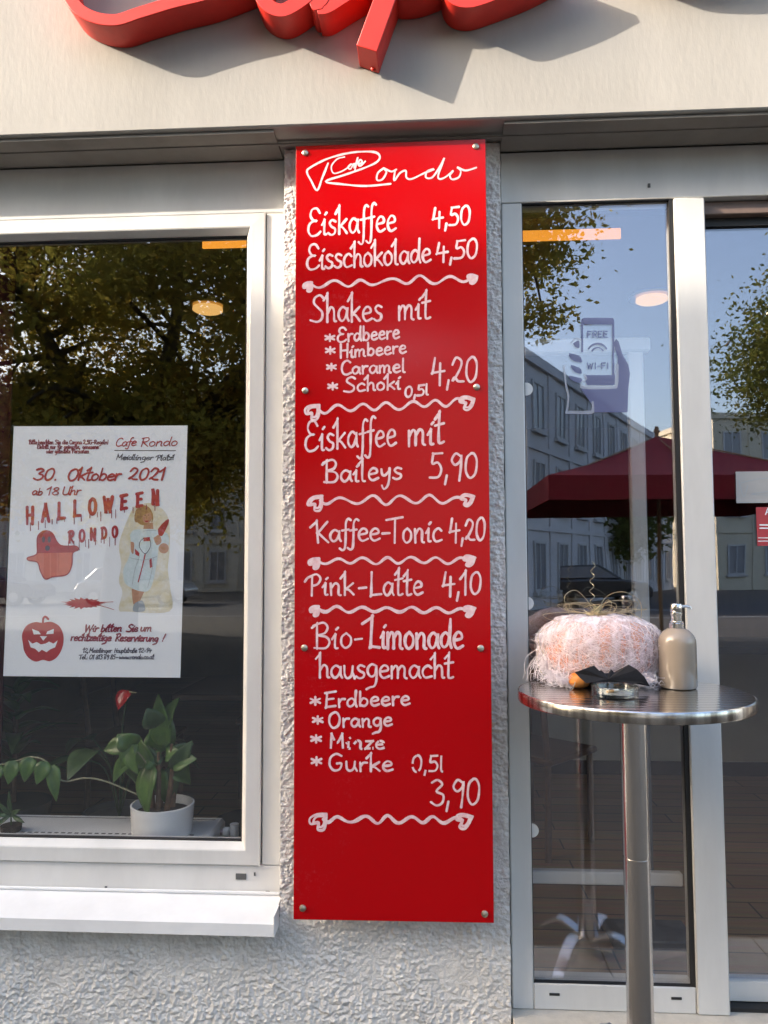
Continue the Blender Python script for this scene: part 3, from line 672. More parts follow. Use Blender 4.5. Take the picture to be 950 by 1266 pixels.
ribbon(b, gh+[gh[0]], 1.3, pl(5), mi=1); b.build('ghost_print', [M['ink_orange'], M['ink_red'], M['ink_dark']], poster, recalc=False)
b = MB(); sp_ = []
for k in range(44):
    a = 2*math.pi*k/44; r = 1 if k % 2 else random.uniform(1.05, 1.6); sp_.append((104+20*r*math.cos(a), 746+5.0*(r if abs(math.cos(a))<.7 else r*.9)*math.sin(a)))
flat(b, sp_, 1); ribbon(b, [(118,747),(128,745),(140,744)], .6, pl(2)); ribbon(b, [(120,748),(132,751),(141,754)], .6, pl(2)); b.build('splash_print', M['ink_red'], poster, recalc=False)
P7 = lambda L: [(x/3.958, 720+y/3.958) for x, y in L]
b = MB()
flat(b, P7([(112,300),(108,255),(130,212),(170,195),(208,198),(250,193),(290,215),(311,262),(305,320),(280,365),(245,386),(210,380),(175,388),(140,370),(118,335)]), 1, 0, True)
ribbon(b, P7([(210,198),(212,178),(222,168),(236,180)]), 2.6, pl(2))
for e in ([(157,228),(190,240),(200,254),(165,255)], [(264,228),(232,240),(226,254),(262,252)], [(195,263),(230,264),(212,286)],
          [(138,282),(158,300),(180,292),(200,304),(222,300),(240,290),(262,300),(282,284),(270,318),(246,328),(228,342),(205,330),(190,342),(172,325),(150,318)]): flat(b, P7(e), 4, 1)
b.build('pumpkin_print', [M['ink_red'], M['paper']], poster, recalc=False)
lettering([('Wir',104,781,121,781,8.5,1.7),('bitten',124,781,150,780.5,8.5,1.7),('Sie',156,781,170,780.5,8.5,1.7),('um',173,780.5,187,780.5,8.5,1.7)], m='ink_wine', shear=.3, sp=1, **PP)
lettering([('rechtzeitige',87,792,137,792.5,8.5,1.7),('Reservierung',142,792.5,195,793,8.5,1.7),('!',200,793,203,793,8.5,1.7)], m='ink_wine', shear=.3, sp=1, **PP)
lettering([('12,',102,807,109,807,5.5,.9),('Meidlinger',110,807,138,807,5.5,.9),('Hauptstraße',141,807,169,807,5.5,.9),('12-14',171,807,187,807,5.5,.9)], m='ink_dark', shear=.25, sp=1, **PP)
lettering([('Tel.:',97,815,108,815,5.5,.9),('01',110,815,116,815,5.5,.9),('813',118,815,126,815,5.5,.9),('69',128,815,134,815,5.5,.9),('85',136,815,142,815,5.5,.9),('-',143,815,146,815,5.5,.9),('www.rondo.co.at',147,815,190,815,5.5,.9)], m='ink_dark', shear=.25, sp=1, **PP)
lettering([('Bitte',36,549,46,549,5,1),('beachten',47.5,549,66,549,5,1),('Sie',68,549,75,549,5,1),('die',77,549,84,549,5,1),('Corona',86,549,101,549,5,1),('2,5G-Regeln!',103,549,134,549,5,1)], m='ink_wine', sp=4, **PP)
lettering([('Eintritt',46,554.7,60,554.7,5,1),('nur',62,554.7,69,554.7,5,1),('für',71,554.7,77,554.7,5,1),('geimpfte,',79,554.7,99,554.7,5,1),('genesene',102,554.7,122,554.7,5,1)], m='ink_wine', sp=4, **PP)
lettering([('oder',57,560.2,66,560.2,5,1),('getestete',68,560.2,87,560.2,5,1),('Personen',89,560.2,110,560.2,5,1)], m='ink_wine', sp=4, **PP)
# printed picture of a nurse
Q = lambda L: [(130+x/7.03, 590+y/7.03) for x, y in L]
b = MB()
flat(b, Q([(150,480),(190,380),(250,260),(330,230),(420,230),(520,300),(560,420),(560,640),(545,800),(565,960),(560,1165),(200,1168),(120,1150),(150,1000),(120,900),(140,760),(120,600)]), 0, 0, True)
flat(b, Q([(230,970),(290,970),(285,1060),(275,1100),(245,1100)]), 1, 1, True); flat(b, Q([(270,970),(345,970),(310,1060),(290,1110),(268,1095)]), 2, 1, True)
flat(b, Q([(265,1090),(325,1075),(345,1160),(250,1168),(245,1120)]), 3, 4, True)
flat(b, Q([(340,400),(415,395),(420,460),(330,465)]), 2, 1)
flat(b, Q([(215,500),(250,460),(335,450),(440,455),(540,490),(550,590),(470,600),(455,700),(430,850),(385,980),(300,990),(205,950),(165,900),(160,800),(205,700),(225,600)]), 3, 2, True)
flat(b, Q([(222,560),(252,575),(245,665),(225,640)]), 4, 1, True)
flat(b, ellipse(*Q([(510,618)])[0], 6.2, 6.4), 4, 1); flat(b, Q([(420,530),(470,500),(490,560),(450,590)]), 5, 1, True)
flat(b, ellipse(*Q([(335,330)])[0], 11, 12.4), 4, 3); flat(b, ellipse(*Q([(362,345)])[0], 6.2, 8.2), 5, 1)
flat(b, Q([(255,330),(300,270),(390,300),(330,330),(320,380),(262,390)]), 6, 3, True)
flat(b, Q([(460,450),(500,400),(545,365),(555,385),(525,460),(495,510),(465,500)]), 5, 5, True)
flat(b, Q([(330,525),(390,520),(390,555),(335,558)]), 5, 5); flat(b, Q([(258,620),(300,660),(295,690),(262,670)]), 5, 5); flat(b, Q([(385,720),(405,700),(410,780),(390,790)]), 5, 5)
for x_ in (348, 376): flat(b, ellipse(*Q([(x_,330)])[0], .8, .6, 8), 7, 6)
flat(b, Q([(345,378),(380,376),(372,390),(352,390)]), 7, 5); ribbon(b, Q([(362,338),(358,358),(366,360)]), .5, pl(7), mi=3)
flat(b, Q([(395,300),(408,340),(404,395),(418,360),(412,310)]), 7, 3, True)
ribbon(b, Q([(330,470),(385,462),(440,462)]), .6, pl(7), mi=4); ribbon(b, Q([(300,690),(260,800),(235,940)]), .5, pl(7), mi=4); ribbon(b, Q([(420,700),(405,820),(370,960)]), .5, pl(7), mi=4); ribbon(b, Q([(215,700),(330,720),(450,690)]), .6, pl(7), mi=4)
ribbon(b, Q([(390,540),(395,600),(350,665),(300,610),(305,560),(335,530)]), .8, pl(6), mi=6); ribbon(b, Q([(348,670),(320,790),(288,910)]), 1.4, pl(6), mi=5)
b.build('nurse_print', [M['ink_yellow'], M['ink_skin'], M['ink_dress'], M['ink_hair'], M['ink_shoe'], M['ink_red'], M['ink_dark']], poster, recalc=False)

# ------------------------------------------------------------------ stickers and notices on the door glass
SY = .0192
wifi = thing('wifi_sticker', 'pale blue window sticker of a hand holding a phone, reading FREE WI-FI', 'sticker', (.55, .019, 2.0))
D = lambda L: [(690+x/9.04, 380+y/9.04) for x, y in L]
def film(b, pts, n, mi=0, sm=False):
    q = smooth_pts(list(pts)+[pts[0]], 5)[:-1] if sm else pts
    b.add([at(x, y, SY-n*.00015) for x, y in q], [list(range(len(q)))], mi)
b = MB()
film(b, D([(262,140),(290,115),(610,115),(632,140),(632,190),(262,190)]), 0); film(b, D([(262,190),(284,190),(284,500),(262,500)]), 0); film(b, D([(610,190),(632,190),(632,755),(610,755)]), 0)
film(b, D([(310,755),(640,755),(640,850),(620,868),(330,868),(310,830)]), 0); b.build('phone_print', M['decal'], wifi, recalc=False)
b = MB(); film(b, D([(625,400),(650,350),(680,380),(730,540),(790,640),(808,740),(790,900),(780,1172),(400,1172),(380,1080),(300,970),(255,900),(300,905),(640,905),(672,860),(672,560),(640,470)]), 0)
for e in ([(170,400),(235,370),(240,450),(195,440)], [(125,510),(240,540),(270,610),(190,600),(135,560)], [(145,640),(250,680),(262,740),(190,720),(150,670)], [(125,760),(255,790),(270,830),(220,840),(140,800)]): film(b, D(e), 0, 0, True)
b.build('hand_print', M['decal'], wifi, recalc=False)
b = MB()
for P, wd in (([(260,880),(290,892),(610,892),(655,860),(660,640)], 4.2), ([(150,390),(195,350),(252,360)], 2), ([(70,650),(90,860),(120,1000),(100,1170)], 2.5), ([(100,1172),(360,1172),(392,1130),(390,1060)], 3.5), ([(270,830),(320,800),(300,750)], 2)): ribbon(b, D(P), wd, SY)  # strokes at lower left paint the sticker's ghost reflection in a second pane
b.build('outline_ghost_print', M['decal_w'], wifi, recalc=False)
b = MB()
def block(b, strokes, x, y, w_, h_, wd):
    for st in strokes: ribbon(b, [(x+u*w_, y-v*h_) for u, v in st], wd, SY, k=2)
BL = {'F':[[(0,0),(0,1)],[(0,1),(1,1)],[(0,.52),(.8,.52)]], 'R':[[(0,0),(0,1)],[(0,1),(.9,1),(.9,.55),(0,.5)],[(.4,.5),(1,0)]], 'E':[[(0,0),(0,1)],[(0,1),(1,1)],[(0,.52),(.8,.52)],[(0,0),(1,0)]],
      'W':[[(0,1),(.25,0)],[(.25,0),(.5,.8)],[(.5,.8),(.75,0)],[(.75,0),(1,1)]], 'I':[[(.5,0),(.5,1)]], '-':[[(0,.45),(1,.45)]], 'A':[[(0,0),(.5,1)],[(.5,1),(1,0)],[(.2,.35),(.8,.35)]]}
x = 690+335/9.04
for c in 'FREE': block(b, BL[c], x, 380+332/9.04, 4.2, 7.2, 1.3); x += 6.6
x = 690+330/9.04
for c, w_ in zip('WI-FI', (7,2,3,4.4,2)): block(b, BL[c], x, 380+685/9.04, w_, 7.2, 1.3); x += w_+2
for r, wd in ((12.5,2.2),(7.4,2)): ribbon(b, [(690+445/9.04+r*math.sin(a), 380+512/9.04-r*.95*math.cos(a)) for a in [R(-62+124*k/10) for k in range(11)]], wd, SY)
b.build('lettering', M['decal'], wifi, recalc=False)

NY = .0685
nt1 = thing('paper_notice', 'small grey white notice with an oval logo stuck on the sliding door glass', 'notice', (1.06, .068, 1.7))
b = MB(); b.poly([(911,622),(1000,621),(1000,582),(910,583)], NY, .0006); b.build('sheet', mat('notice_paper', (.40,.40,.40,1), .7, var=.05), nt1)
b = MB()
for P in ([(914,594),(920,614),(925,600)], [(917,597),(940,592),(980,591),(990,598),(960,606),(929,611),(960,612)]): ribbon(b, P, .9, NY-.0006)
b.build('logo', M['ink_shoe'], nt1, recalc=False)
nt2 = thing('red_notice', 'red notice with white print hanging under the grey notice on the door', 'notice', (1.1, .068, 1.55))
b = MB(); b.poly([(937,675),(1000,674),(998,627),(935,627)], NY, .0006); b.build('sheet', mat('notice_red', (.42,.045,.055,1), .6, var=.1), nt2)
b = MB(); SYk = SY; SY = NY-.0006; block(b, BL['A'], 947, 636, 6, 8, 1.3)
for y in (649, 653): ribbon(b, [(940,y),(975,y)], 1.6, SY)
for y in (665, 669): ribbon(b, [(938,y),(972,y)], 1, SY)
SY = SYk; b.build('lettering', M['paper'], nt2, recalc=False)

# ------------------------------------------------------------------ standing table and what stands on it
TC = Vector((.557, -.320, 0)); TR_, TZ = .312, 1.10
tab = thing('standing_table', 'tall round steel standing table beside the glass door', 'table', (TC.x, TC.y, 0))
b = MB(); b.lathe([(TR_-.003,TZ-.004),(TR_-.006,TZ-.0005),(TR_-.014,TZ)], (TC.x,TC.y,0), 96)
b.build('tabletop', M['tabletop'], tab, smooth=True)
b = MB(); b.lathe([(TR_-.02,TZ-.029),(TR_-.002,TZ-.029),(TR_,TZ-.026),(TR_,TZ-.004),(TR_-.0015,TZ-.0015),(TR_-.0028,TZ-.0042)], (TC.x,TC.y,0), 96, cap=False)
b.build('edge_band', M['rim_band'], tab, smooth=True)
b = MB(); b.lathe([(TR_-.021,TZ-.033),(.09,TZ-.030),(.05,TZ-.034)], (TC.x,TC.y,0), 48); b.build('underside', M['slot'], tab, smooth=True)
b = MB(); b.lathe([(.0355,.10),(.0355,.11),(.0355,.64),(.0355,.656)], (TC.x,TC.y,0), 40); b.lathe([(.0345,.655),(.0345,.664)], (TC.x,TC.y,0), 40); b.lathe([(.0360,.663),(.0360,.68),(.0360,TZ-.06),(.0360,TZ-.034)], (TC.x,TC.y,0), 40); b.build('column', M['steel'], tab, smooth=True)
for k in range(4):
    a = R(38+90*k); b = MB(); n = 10; vs = []; fs = []
    for i in range(n+1):
        t = i/n; r = .03+.30*t; z = .145 + .03*math.sin(math.pi*min(1,t*1.6)) - .135*max(0,t-.25)**1.3/.75**1.3
        for (o_, h) in ((-.019,0),(.019,0),(.019,.012),(-.019,.012)):
            vs.append((TC.x+r*math.cos(a)-o_*math.sin(a), TC.y+r*math.sin(a)+o_*math.cos(a), z+h-.02))
        if i: fs += [(4*i-4+j, 4*i-4+(j+1) % 4, 4*i+(j+1) % 4, 4*i+j) for j in range(4)]
    fs += [(0,1,2,3),(4*n,4*n+1,4*n+2,4*n+3)]
    b.add(vs, fs); leg = b.build('leg', M['steel'], tab)
    b = MB(); b.lathe([(.016,0),(.019,.004),(.014,.016)], (TC.x+.325*math.cos(a), TC.y+.325*math.sin(a), .0), 16); b.build('foot', M['seal'], leg, smooth=True)

# big pumpkin wrapped in cobweb
PC = Vector((at(742,800,-.165).x, -.165, TZ)); RX, RY_, RZ = .165, .125, .190
pk = thing('pumpkin', 'big orange pumpkin wrapped in white fake cobweb on the steel table', 'pumpkin', tuple(PC))
def pump(rx, ry, rz, nu=64, nv=26, rib=.06, ribs=10, nz=0, zoff=0):
    b = MB(); vs = []; fs = []
    for j in range(nv+1):
        ph = math.pi*j/nv
        for i in range(nu):
            th = 2*math.pi*i/nu; s_ = math.sin(ph)**.55 if math.sin(ph) > 0 else 0; c_ = math.cos(ph)
            r = s_*(1-rib*abs(math.cos(th*ribs/2))**.5*.9) ; z = (abs(c_)**.9)*(1 if c_ > 0 else -1)
            zz = (z*.5+.5) - .10*math.exp(-(s_/.3)**2)*(1 if c_ > 0 else -1)
            x, y = r*math.cos(th), r*math.sin(th)
            if nz:
                q = noise.noise(Vector((x*4, y*4, zz*4+9)))*.6 + noise.noise(Vector((x*11, y*11, zz*11)))*.4
                x *= 1+nz*q; y *= 1+nz*q; zz = max(0.0, zz*(1+nz*q*.6))
            vs.append((PC.x+x*rx, PC.y+y*ry, PC.z+zoff+zz*rz))
    for j in range(nv):
        for i in range(nu):
            k = (i+1) % nu; fs.append((j*nu+i, j*nu+k, j*nu+nu+k, j*nu+nu+i))
    b.add(vs, fs); return b
pump(RX, RY_, RZ).build('flesh', M['orange'], pk, smooth='all')
pump(RX+.012, RY_+.010, RZ+.012, 90, 40, .025, 10, .05).build('cobweb_veil', M['veil'], pk, smooth='all')
def surf(th, h, off):          # a point over the pumpkin's skin
    s_ = (1-abs(2*h-1)**3.2)**.5
    return Vector((PC.x+(RX*s_+off)*math.cos(th), PC.y+(RY_*s_+off)*math.sin(th), PC.z+h*(RZ+.008)))
b = MB()
for k in range(1250):
    th = random.uniform(0, 2*math.pi); h0 = random.uniform(.0, 1); dth = random.uniform(-1.3, 1.3); h1 = min(1, max(0, h0+random.uniform(-.8,.8))); off = random.uniform(.004, .022); wob = random.uniform(0, 9)
    P = [surf(th+dth*t, min(1, max(.01, h0+(h1-h0)*t+.03*math.sin(t*7+wob))), off+.006*math.sin(t*9+wob)) for t in [i/9 for i in range(10)]]
    b.tube(P, random.uniform(.00016, .00045), 3)
for k in range(150):            # loose tufts spilling on to the table at the foot
    th = random.choice((random.uniform(2.6, 4.05), random.uniform(5.75, 6.6))); a = surf(th, random.uniform(.02,.5), .012)
    e = Vector((a.x+random.uniform(.0,.035)*math.cos(th)+random.uniform(-.03,.03), a.y+random.uniform(.0,.045)*math.sin(th), TZ+.003+random.random()*.02))
    m_ = (a+e)/2 + Vector((math.cos(th), math.sin(th), .3))*random.uniform(.0,.02)
    b.tube(smooth_pts([tuple(a), tuple(m_), tuple(e)], 5), random.uniform(.0003, .0009), 3)
b.build('cobweb_strands', M['fluff'], pk, recalc=False)
def puff(c, r, n=120):          # little cotton wads
    b = MB()
    for k in range(n):
        d = Vector((random.gauss(0,1), random.gauss(0,1), random.gauss(0,.6))).normalized(); P = []
        p = Vector(c)+d*r*random.uniform(.2,.6); q = p.copy()
        for i in range(5):
            P.append(q.copy()); q = q + Vector((random.gauss(0,1), random.gauss(0,1), random.gauss(0,.7)))*r*.3
            q.z = max(q.z, TZ+.002)
        b.tube(smooth_pts([tuple(v) for v in P], 4), random.uniform(.0003,.0008), 3)
    return b
for px, py, Y, r in ((684,838,-.235,.032),(676,822,-.19,.026),(672,790,-.16,.020),(700,843,-.27,.030),(800,842,-.27,.034),(812,828,-.20,.028)):
    p = at(px, py, Y); p.z = max(p.z, TZ+.012); puff(p, r).build('cotton_tuft', M['fluff'], pk, recalc=False)
b = MB(); top = PC + Vector((-.005, 0, RZ))
b.lathe([(.022,-.02),(.016,.0),(.012,.025),(.013,.034)], tuple(top), 10); b.build('stalk', M['vine'], pk, smooth=True)
b = MB()                       # gold wire: loops at the stalk, spring up the middle, stray ends
for P in ([(733,758),(712,770),(698,740),(712,730),(728,745),(735,762)], [(737,762),(750,738),(772,732),(792,745),(790,770),(770,765)], [(735,760),(705,757),(672,760),(690,768),(735,764)],
          [(738,760),(765,752),(790,764),(800,778),(790,770)], [(678,775),(666,785),(668,800),(676,810),(672,790),(690,775)], [(735,764),(722,752),(742,748),(730,760),(748,755),(724,766),(745,766)],
          [(710,760),(725,757),(760,757),(790,766),(812,782),(817,800),(812,806)], [(715,765),(700,762),(690,772),(684,790)], [(668,800),(664,815),(670,832),(678,836)], [(816,805),(808,812),(815,822),(806,830)]):
    q = smooth_pts([tuple(at(x, y, -.19 + .03*math.sin(i*2.1))) for i, (x, y) in enumerate(P)], 7); b.tube(q, .0008, 5)
P = []
for i in range(90):
    t = i/89; a = t*34; c = at(735-3*math.sin(t*3), 762-68*t, -.165); P.append(c + Vector((math.cos(a)*.008*(1-.4*t), math.sin(a)*.010*(1-.4*t), 0)))
b.tube(P, .0008, 5)
for k in range(9):
    P = []; a0 = random.uniform(0, 6); 
    for i in range(26): a = a0+i*.5; P.append(top+Vector((math.cos(a)*.03*random.uniform(.6,1.1), math.sin(a)*.022, .005+.012*random.random())))
    b.tube(smooth_pts([tuple(v) for v in P], 3), .0008, 4)
for k in range(16):
    a = random.uniform(-.3, 3.5); r1 = random.uniform(.05, .13); hh = random.uniform(.005, .05); a2 = a+random.uniform(-.5,.5); o = top+Vector((random.uniform(-.015,.015),0,.01))
    P = [tuple(o), tuple(o+Vector((r1*.4*math.cos(a), -.05*math.sin(a), hh*.9))), tuple(o+Vector((r1*math.cos(a), -.07*math.sin(a), hh*.6+.01))), tuple(o+Vector((r1*.9*math.cos(a2), -.05*math.sin(a2), .012))), tuple(o+Vector((r1*.3*math.cos(a2), -.03, .004)))]
    b.tube(smooth_pts(P, 6), random.uniform(.0005,.0008), 4)
b.build('gold_wire', M['gold'], pk, smooth=True, recalc=False)

# felt bat leaning on the pumpkin
batY = -.325
b = MB()
BP = [(711,826),(722,822),(735,817.5),(740,825),(744,823),(748,827),(753,827),(756,822),(760,826),(767,822),(778,816.5),(788,822),(797,831),(804,843),(793,838),(784,840),(775,835),(768,842),(757,844),(749,848),(741,844),(733,838),(725,839),(718,833)]
vs = [at(x, y, batY - .010*math.sin((x-711)/93*math.pi*3)) for x, y in BP]; n = len(vs)
vs2 = [v+Vector((0,.004,.0005)) for v in vs]
cen = at(752,834,batY-.006)
b.add(vs+vs2+[cen, cen+Vector((0,.004,0))], [(k, (k+1) % n, 2*n) for k in range(n)] + [(n+(k+1) % n, n+k, 2*n+1) for k in range(n)] + [(k, n+k, n+(k+1) % n, (k+1) % n) for k in range(n)])
lowest = min(v[2] for v in b.v); b.v = [(v[0], v[1], v[2]-lowest+TZ+.001) for v in b.v]
tag(b.build('bat_decoration', M['black'], smooth=False), 'black felt bat cutout leaning against the front of the cobwebbed pumpkin', 'decoration')
# little orange pumpkin
SP = at(716,838,-.275); sr_ = .027; SPc = Vector((SP.x, -.275, TZ))
sp = thing('mini_pumpkin', 'tiny orange pumpkin lying in the cobweb left of the black bat', 'pumpkin', tuple(SPc))
b = MB(); vs = []; fs = []
for j in range(13):
    for i in range(32):
        ph = math.pi*j/12; th = 2*math.pi*i/32; r = sr_*math.sin(ph)**.8*(1-.06*abs(math.cos(th*4)))
        vs.append((SPc.x+r*math.cos(th)*1.15, SPc.y+r*math.sin(th), SPc.z+sr_*.82-sr_*.82*math.cos(ph)*-1*-1))
    if j:
        for i in range(32): k = (i+1) % 32; fs.append((32*j-32+i, 32*j-32+k, 32*j+k, 32*j+i))
b.add(vs, fs); b.build('flesh', M['orange2'], sp, smooth='all')
b = MB(); b.tube([(SPc.x-.01,SPc.y-.012,SPc.z+.03),(SPc.x-.018,SPc.y-.03,SPc.z+.014),(SPc.x-.027,SPc.y-.045,SPc.z+.003)], [.0016,.0013,.001], 6); b.build('stalk', M['gold'], sp, smooth=True)

# ashtray
AC = Vector((at(761,858,-.41).x, -.405, TZ)); ar = .060
at_ = thing('ashtray', 'round clear glass ashtray in front of the bat on the steel table', 'ashtray', tuple(AC))
b = MB(); b.lathe([(ar-.006,.001),(ar,.004),(ar+.001,.026),(ar-.002,.029),(ar-.008,.026),(ar-.012,.010),(ar-.02,.008)], tuple(AC), 48); b.build('bowl', M['tray'], at_, smooth=True)
b = MB(); b.lathe([(.046,.0085),(.03,.0105),(.01,.011)], tuple(AC), 24); b.build('ash', M['ash'], at_, smooth=True)
bt = thing('cigarette_butt', 'stubbed out cigarette ends lying in the glass ashtray', 'cigarette', tuple(AC+Vector((-.005,0,.011))), 'cigarette ends in the ashtray')
b = MB(); b.tube([AC+Vector((-.006,-.01,.0155)), AC+Vector((.008,-.004,.0165))], .0038, 10); b.build('paper', M['butt'], bt, smooth=True)
b = MB(); b.tube([AC+Vector((-.0062,-.0101,.0155)), AC+Vector((-.024,-.018,.0148))], .0039, 10); b.build('filter', M['filt'], bt, smooth=True)
for dx, dy, rz in ((.012,.014,1.2),(-.008,.012,2.6),(.02,-.008,.5)):
    c = copy_tree(bt); c.location = AC+Vector((dx,dy,.0125)); c.rotation_euler = (0,0,rz)

# soap dispenser
DC = Vector((at(840,850,-.262).x, -.255, TZ))
sd_ = thing('soap_dispenser', 'taupe ceramic pump bottle with chrome top standing on the steel table', 'dispenser', tuple(DC))
b = MB(); r = .0515
b.lathe([(.044,0),(.049,.002),(r,.008),(r,.125)] + [(r*math.cos(a)*1.0+.0, .125+.047*math.sin(a)) for a in [R(k*9) for k in range(1,8)]] + [(.020,.166),(.018,.170)], tuple(DC), 48); b.build('bottle', M['soap'], sd_, smooth=True)
b = MB(); b.lathe([(.0205,.168),(.0205,.181),(.0185,.183),(.0185,.186),(.0150,.187),(.0150,.203),(.0165,.204),(.0165,.210),(.0150,.211),(.0165,.213),(.0165,.232),(.014,.236),(.006,.237)], tuple(DC), 32)
b.tube([DC+Vector((.010,0,.228)), DC+Vector((.030,-.002,.229)), DC+Vector((.038,-.003,.226)), DC+Vector((.041,-.003,.221))], [.0045,.004,.0036,.003], 10)
b.build('pump_head', mat('chrome', (.75,.72,.68,1), .12, metal=1), sd_, smooth=True)

# ------------------------------------------------------------------ inside the window: radiator, plants
rad = thing('radiator', 'white panel radiator under the shop window behind the plants', 'radiator', (-1.5, .2, .3))
xr = at(273,1016,.30).x; zt = .5195
b = MB(); b.cbox(-2.3, xr, .10, .372, .16, zt, .012); rb = b.build('body', M['white'], rad, smooth=True)
b = MB()
for k in range(80):
    x = -2.27+k*.024
    if x < xr-.05: b.box(x, x+.014, .172, .180, zt+.0002, zt+.0012)
b.box(-2.28, xr-.03, .335, .339, zt+.0002, zt+.0012)
b.build('grille', M['slot'], rad)
b = MB(); z = zt-.03; b.tube([(xr, .30, z),(xr+.05,.30,z)], .010, 10); b.build('pipe', mat('brass', (.35,.28,.36,1), .4, metal=1), rad, smooth=True)
b = MB(); b.tube([(xr+.012,.30,z),(xr+.03,.30,z),(xr+.034,.30,z)], [.018,.018,.012], 16); b.tube([(xr+.05,.30,z-.02),(xr+.05,.30,z+.03)], .016, 14); b.build('valve', M['white'], rad, smooth=True)


def leaf_mesh(b, base, tip, width, droop=.02, up=Vector((0,0,1)), mi=0, heart_=True):
    base, tip = Vector(base), Vector(tip); ax = tip-base; L = ax.length; t = ax.normalized(); s_ = t.cross(up)
    if s_.length < .1: s_ = t.cross(Vector((0,1,0)))
    s_.normalize(); nrm = s_.cross(t); n = 9; vs = []; fs = []
    for i in range(n+1):
        u = i/n; wv = width*(math.sin(math.pi*u**(.62 if heart_ else .9))**.85)*.5; c = base+ax*u + nrm*(droop*math.sin(math.pi*u)*1.0) - Vector((0,0,droop*1.6*u*u))
        for q in (-1, -.5, 0, .5, 1): vs.append(c + s_*wv*q + nrm*(abs(q)*wv*.28 + .0015*math.sin(9*u+q*2)))
        if i: fs += [(5*i-5+k, 5*i-4+k, 5*i+1+k, 5*i+k) for k in range(4)]
    b.add(vs, fs, mi)
def solid(o, th=.0008):
    m_ = o.modifiers.new('thickness', 'SOLIDIFY'); m_.thickness = th; return o
PPc = at(201,1036,.13); Yp = .178; pc = Vector((at(201,1012,Yp).x, Yp, .521))
plant = thing('potted_plant', 'green leafy plant in a white ceramic pot on the radiator inside the window', 'plant', tuple(pc))
rp_ = .108; hp_ = at(201,993,Yp).z - pc.z
b = MB(); b.lathe([(rp_*.86,0),(rp_*.93,.006),(rp_,hp_),(rp_-.006,hp_+.001),(rp_-.010,hp_-.02),(rp_-.012,hp_-.03)], tuple(pc), 48); b.build('pot', M['pot'], plant, smooth=True)
b = MB(); b.lathe([(rp_-.013,hp_-.028),(.05,hp_-.022),(.01,hp_-.02)], tuple(pc), 24); b.build('soil', M['soil'], plant, smooth=True)
tops = []
for (x0, x1, y1) in ((189,182,958),(200,203,948),(212,217,955),(195,196,930),(205,212,920)):
    dy = random.uniform(-.03,.03); a = at(x0,1000,Yp+dy); e = at(x1,y1,Yp+dy*1.5); b = MB(); m_ = (a+e)/2+Vector((random.uniform(-.012,.012),0,0))
    b.tube(smooth_pts([tuple(a-Vector((0,0,.03))), tuple(m_), tuple(e)], 6), [.011-.006*i/12 for i in range(13)], 8); b.build('stem', M['stem'], plant, smooth=True); tops.append(e)
LV = [(185,950,172,905,42),(190,955,187,965,0),(182,940,160,925,0),(190,945,183,1000,46),(196,945,178,935,40),(200,930,205,868,40),(196,925,190,895,38),(206,940,240,915,30),(212,950,236,960,34),(214,955,238,905,30),(210,945,216,985,26),(205,935,222,925,30),(200,950,205,985,30),(188,940,205,925,36),(170,930,140,958,24),(166,925,145,895,34),(160,922,172,950,32),(160,920,128,925,30),(166,915,150,942,30),(214,945,244,935,34),(204,925,196,855,34),(206,900,222,858,38),(192,900,182,868,34)]
for (x0, y0, x1, y1, wpx) in LV:
    if not wpx: continue
    d0 = random.uniform(-.06,.05); b = MB(); a = at(x0,y0,Yp+d0*.4); e = at(x1,y1,Yp+d0)
    leaf_mesh(b, a, e, wpx*random.uniform(.0018,.0026), random.uniform(.004,.022), Vector((random.uniform(-.6,.6), -1, random.uniform(.0,.9)))); solid(b.build('leaf', M[random.choice(('leaf','leaf','leafdark'))], plant, smooth='all', recalc=False))
b = MB(); b.tube(smooth_pts([tuple(at(x, y, Yp-.02)) for x, y in ((186,990),(160,978),(130,966),(105,962),(80,966),(66,955),(58,942),(40,936),(15,942),(-20,950))], 6), .0030, 6)
b.tube(smooth_pts([tuple(at(x, y, Yp-.01)) for x, y in ((190,960),(175,935),(160,922))], 6), .0026, 6); b.build('vine', M['vine'], plant, smooth=True)
for (x0,y0,x1,y1,wpx) in ((66,945,70,986,20),(60,942,45,965,24),(40,936,30,962,24),(20,940,10,965,24),(0,945,-8,968,22)):
    b = MB(); leaf_mesh(b, at(x0,y0,Yp-.02), at(x1,y1,Yp-.04), wpx*.0024, .01, Vector((.2,-1,.4))); solid(b.build('leaf', M['leaf'], plant, smooth='all', recalc=False))
# anthurium with one red flower, farther in
an = thing('flowering_plant', 'dim indoor plant with a single red flower behind the poster edge', 'plant', (at(160,900,.55).x, .55, .06))
a0 = Vector((at(150,900,.55).x, .55, .06))
b = MB(); b.lathe([(.10,0),(.12,.02),(.14,.42),(.13,.425),(.125,.40)], tuple(a0), 32); b.build('planter', M['counter2'], an, smooth=True)
f0 = at(160,854,.5); f1 = at(146,875,.47); b = MB(); b.tube(smooth_pts([(a0.x,a0.y,.45),((a0.x+f0.x)/2-.02,.55,.8),tuple(f0)], 8), .003, 6)
for k in range(7): 
    a = k*.9; e = (a0.x+.16*math.cos(a), .55+.16*math.sin(a), .72+.05*math.sin(k*3)); b.tube(smooth_pts([(a0.x,a0.y,.45),(a0.x+.06*math.cos(a),.55+.06*math.sin(a),.65),e], 5), .0028, 5)
b.build('stem', M['leafdark'], an, smooth=True)
b = MB(); leaf_mesh(b, f0, f1, .075, .006, Vector((-.5,-1,.5))); solid(b.build('flower', M['flower'], an, smooth='all', recalc=False))
b = MB(); b.tube([f0+Vector((.005,-.01,-.005)), f0+Vector((.035,-.02,-.004))], [.005,.002], 8); b.build('spadix', M['vine'], an, smooth=True)
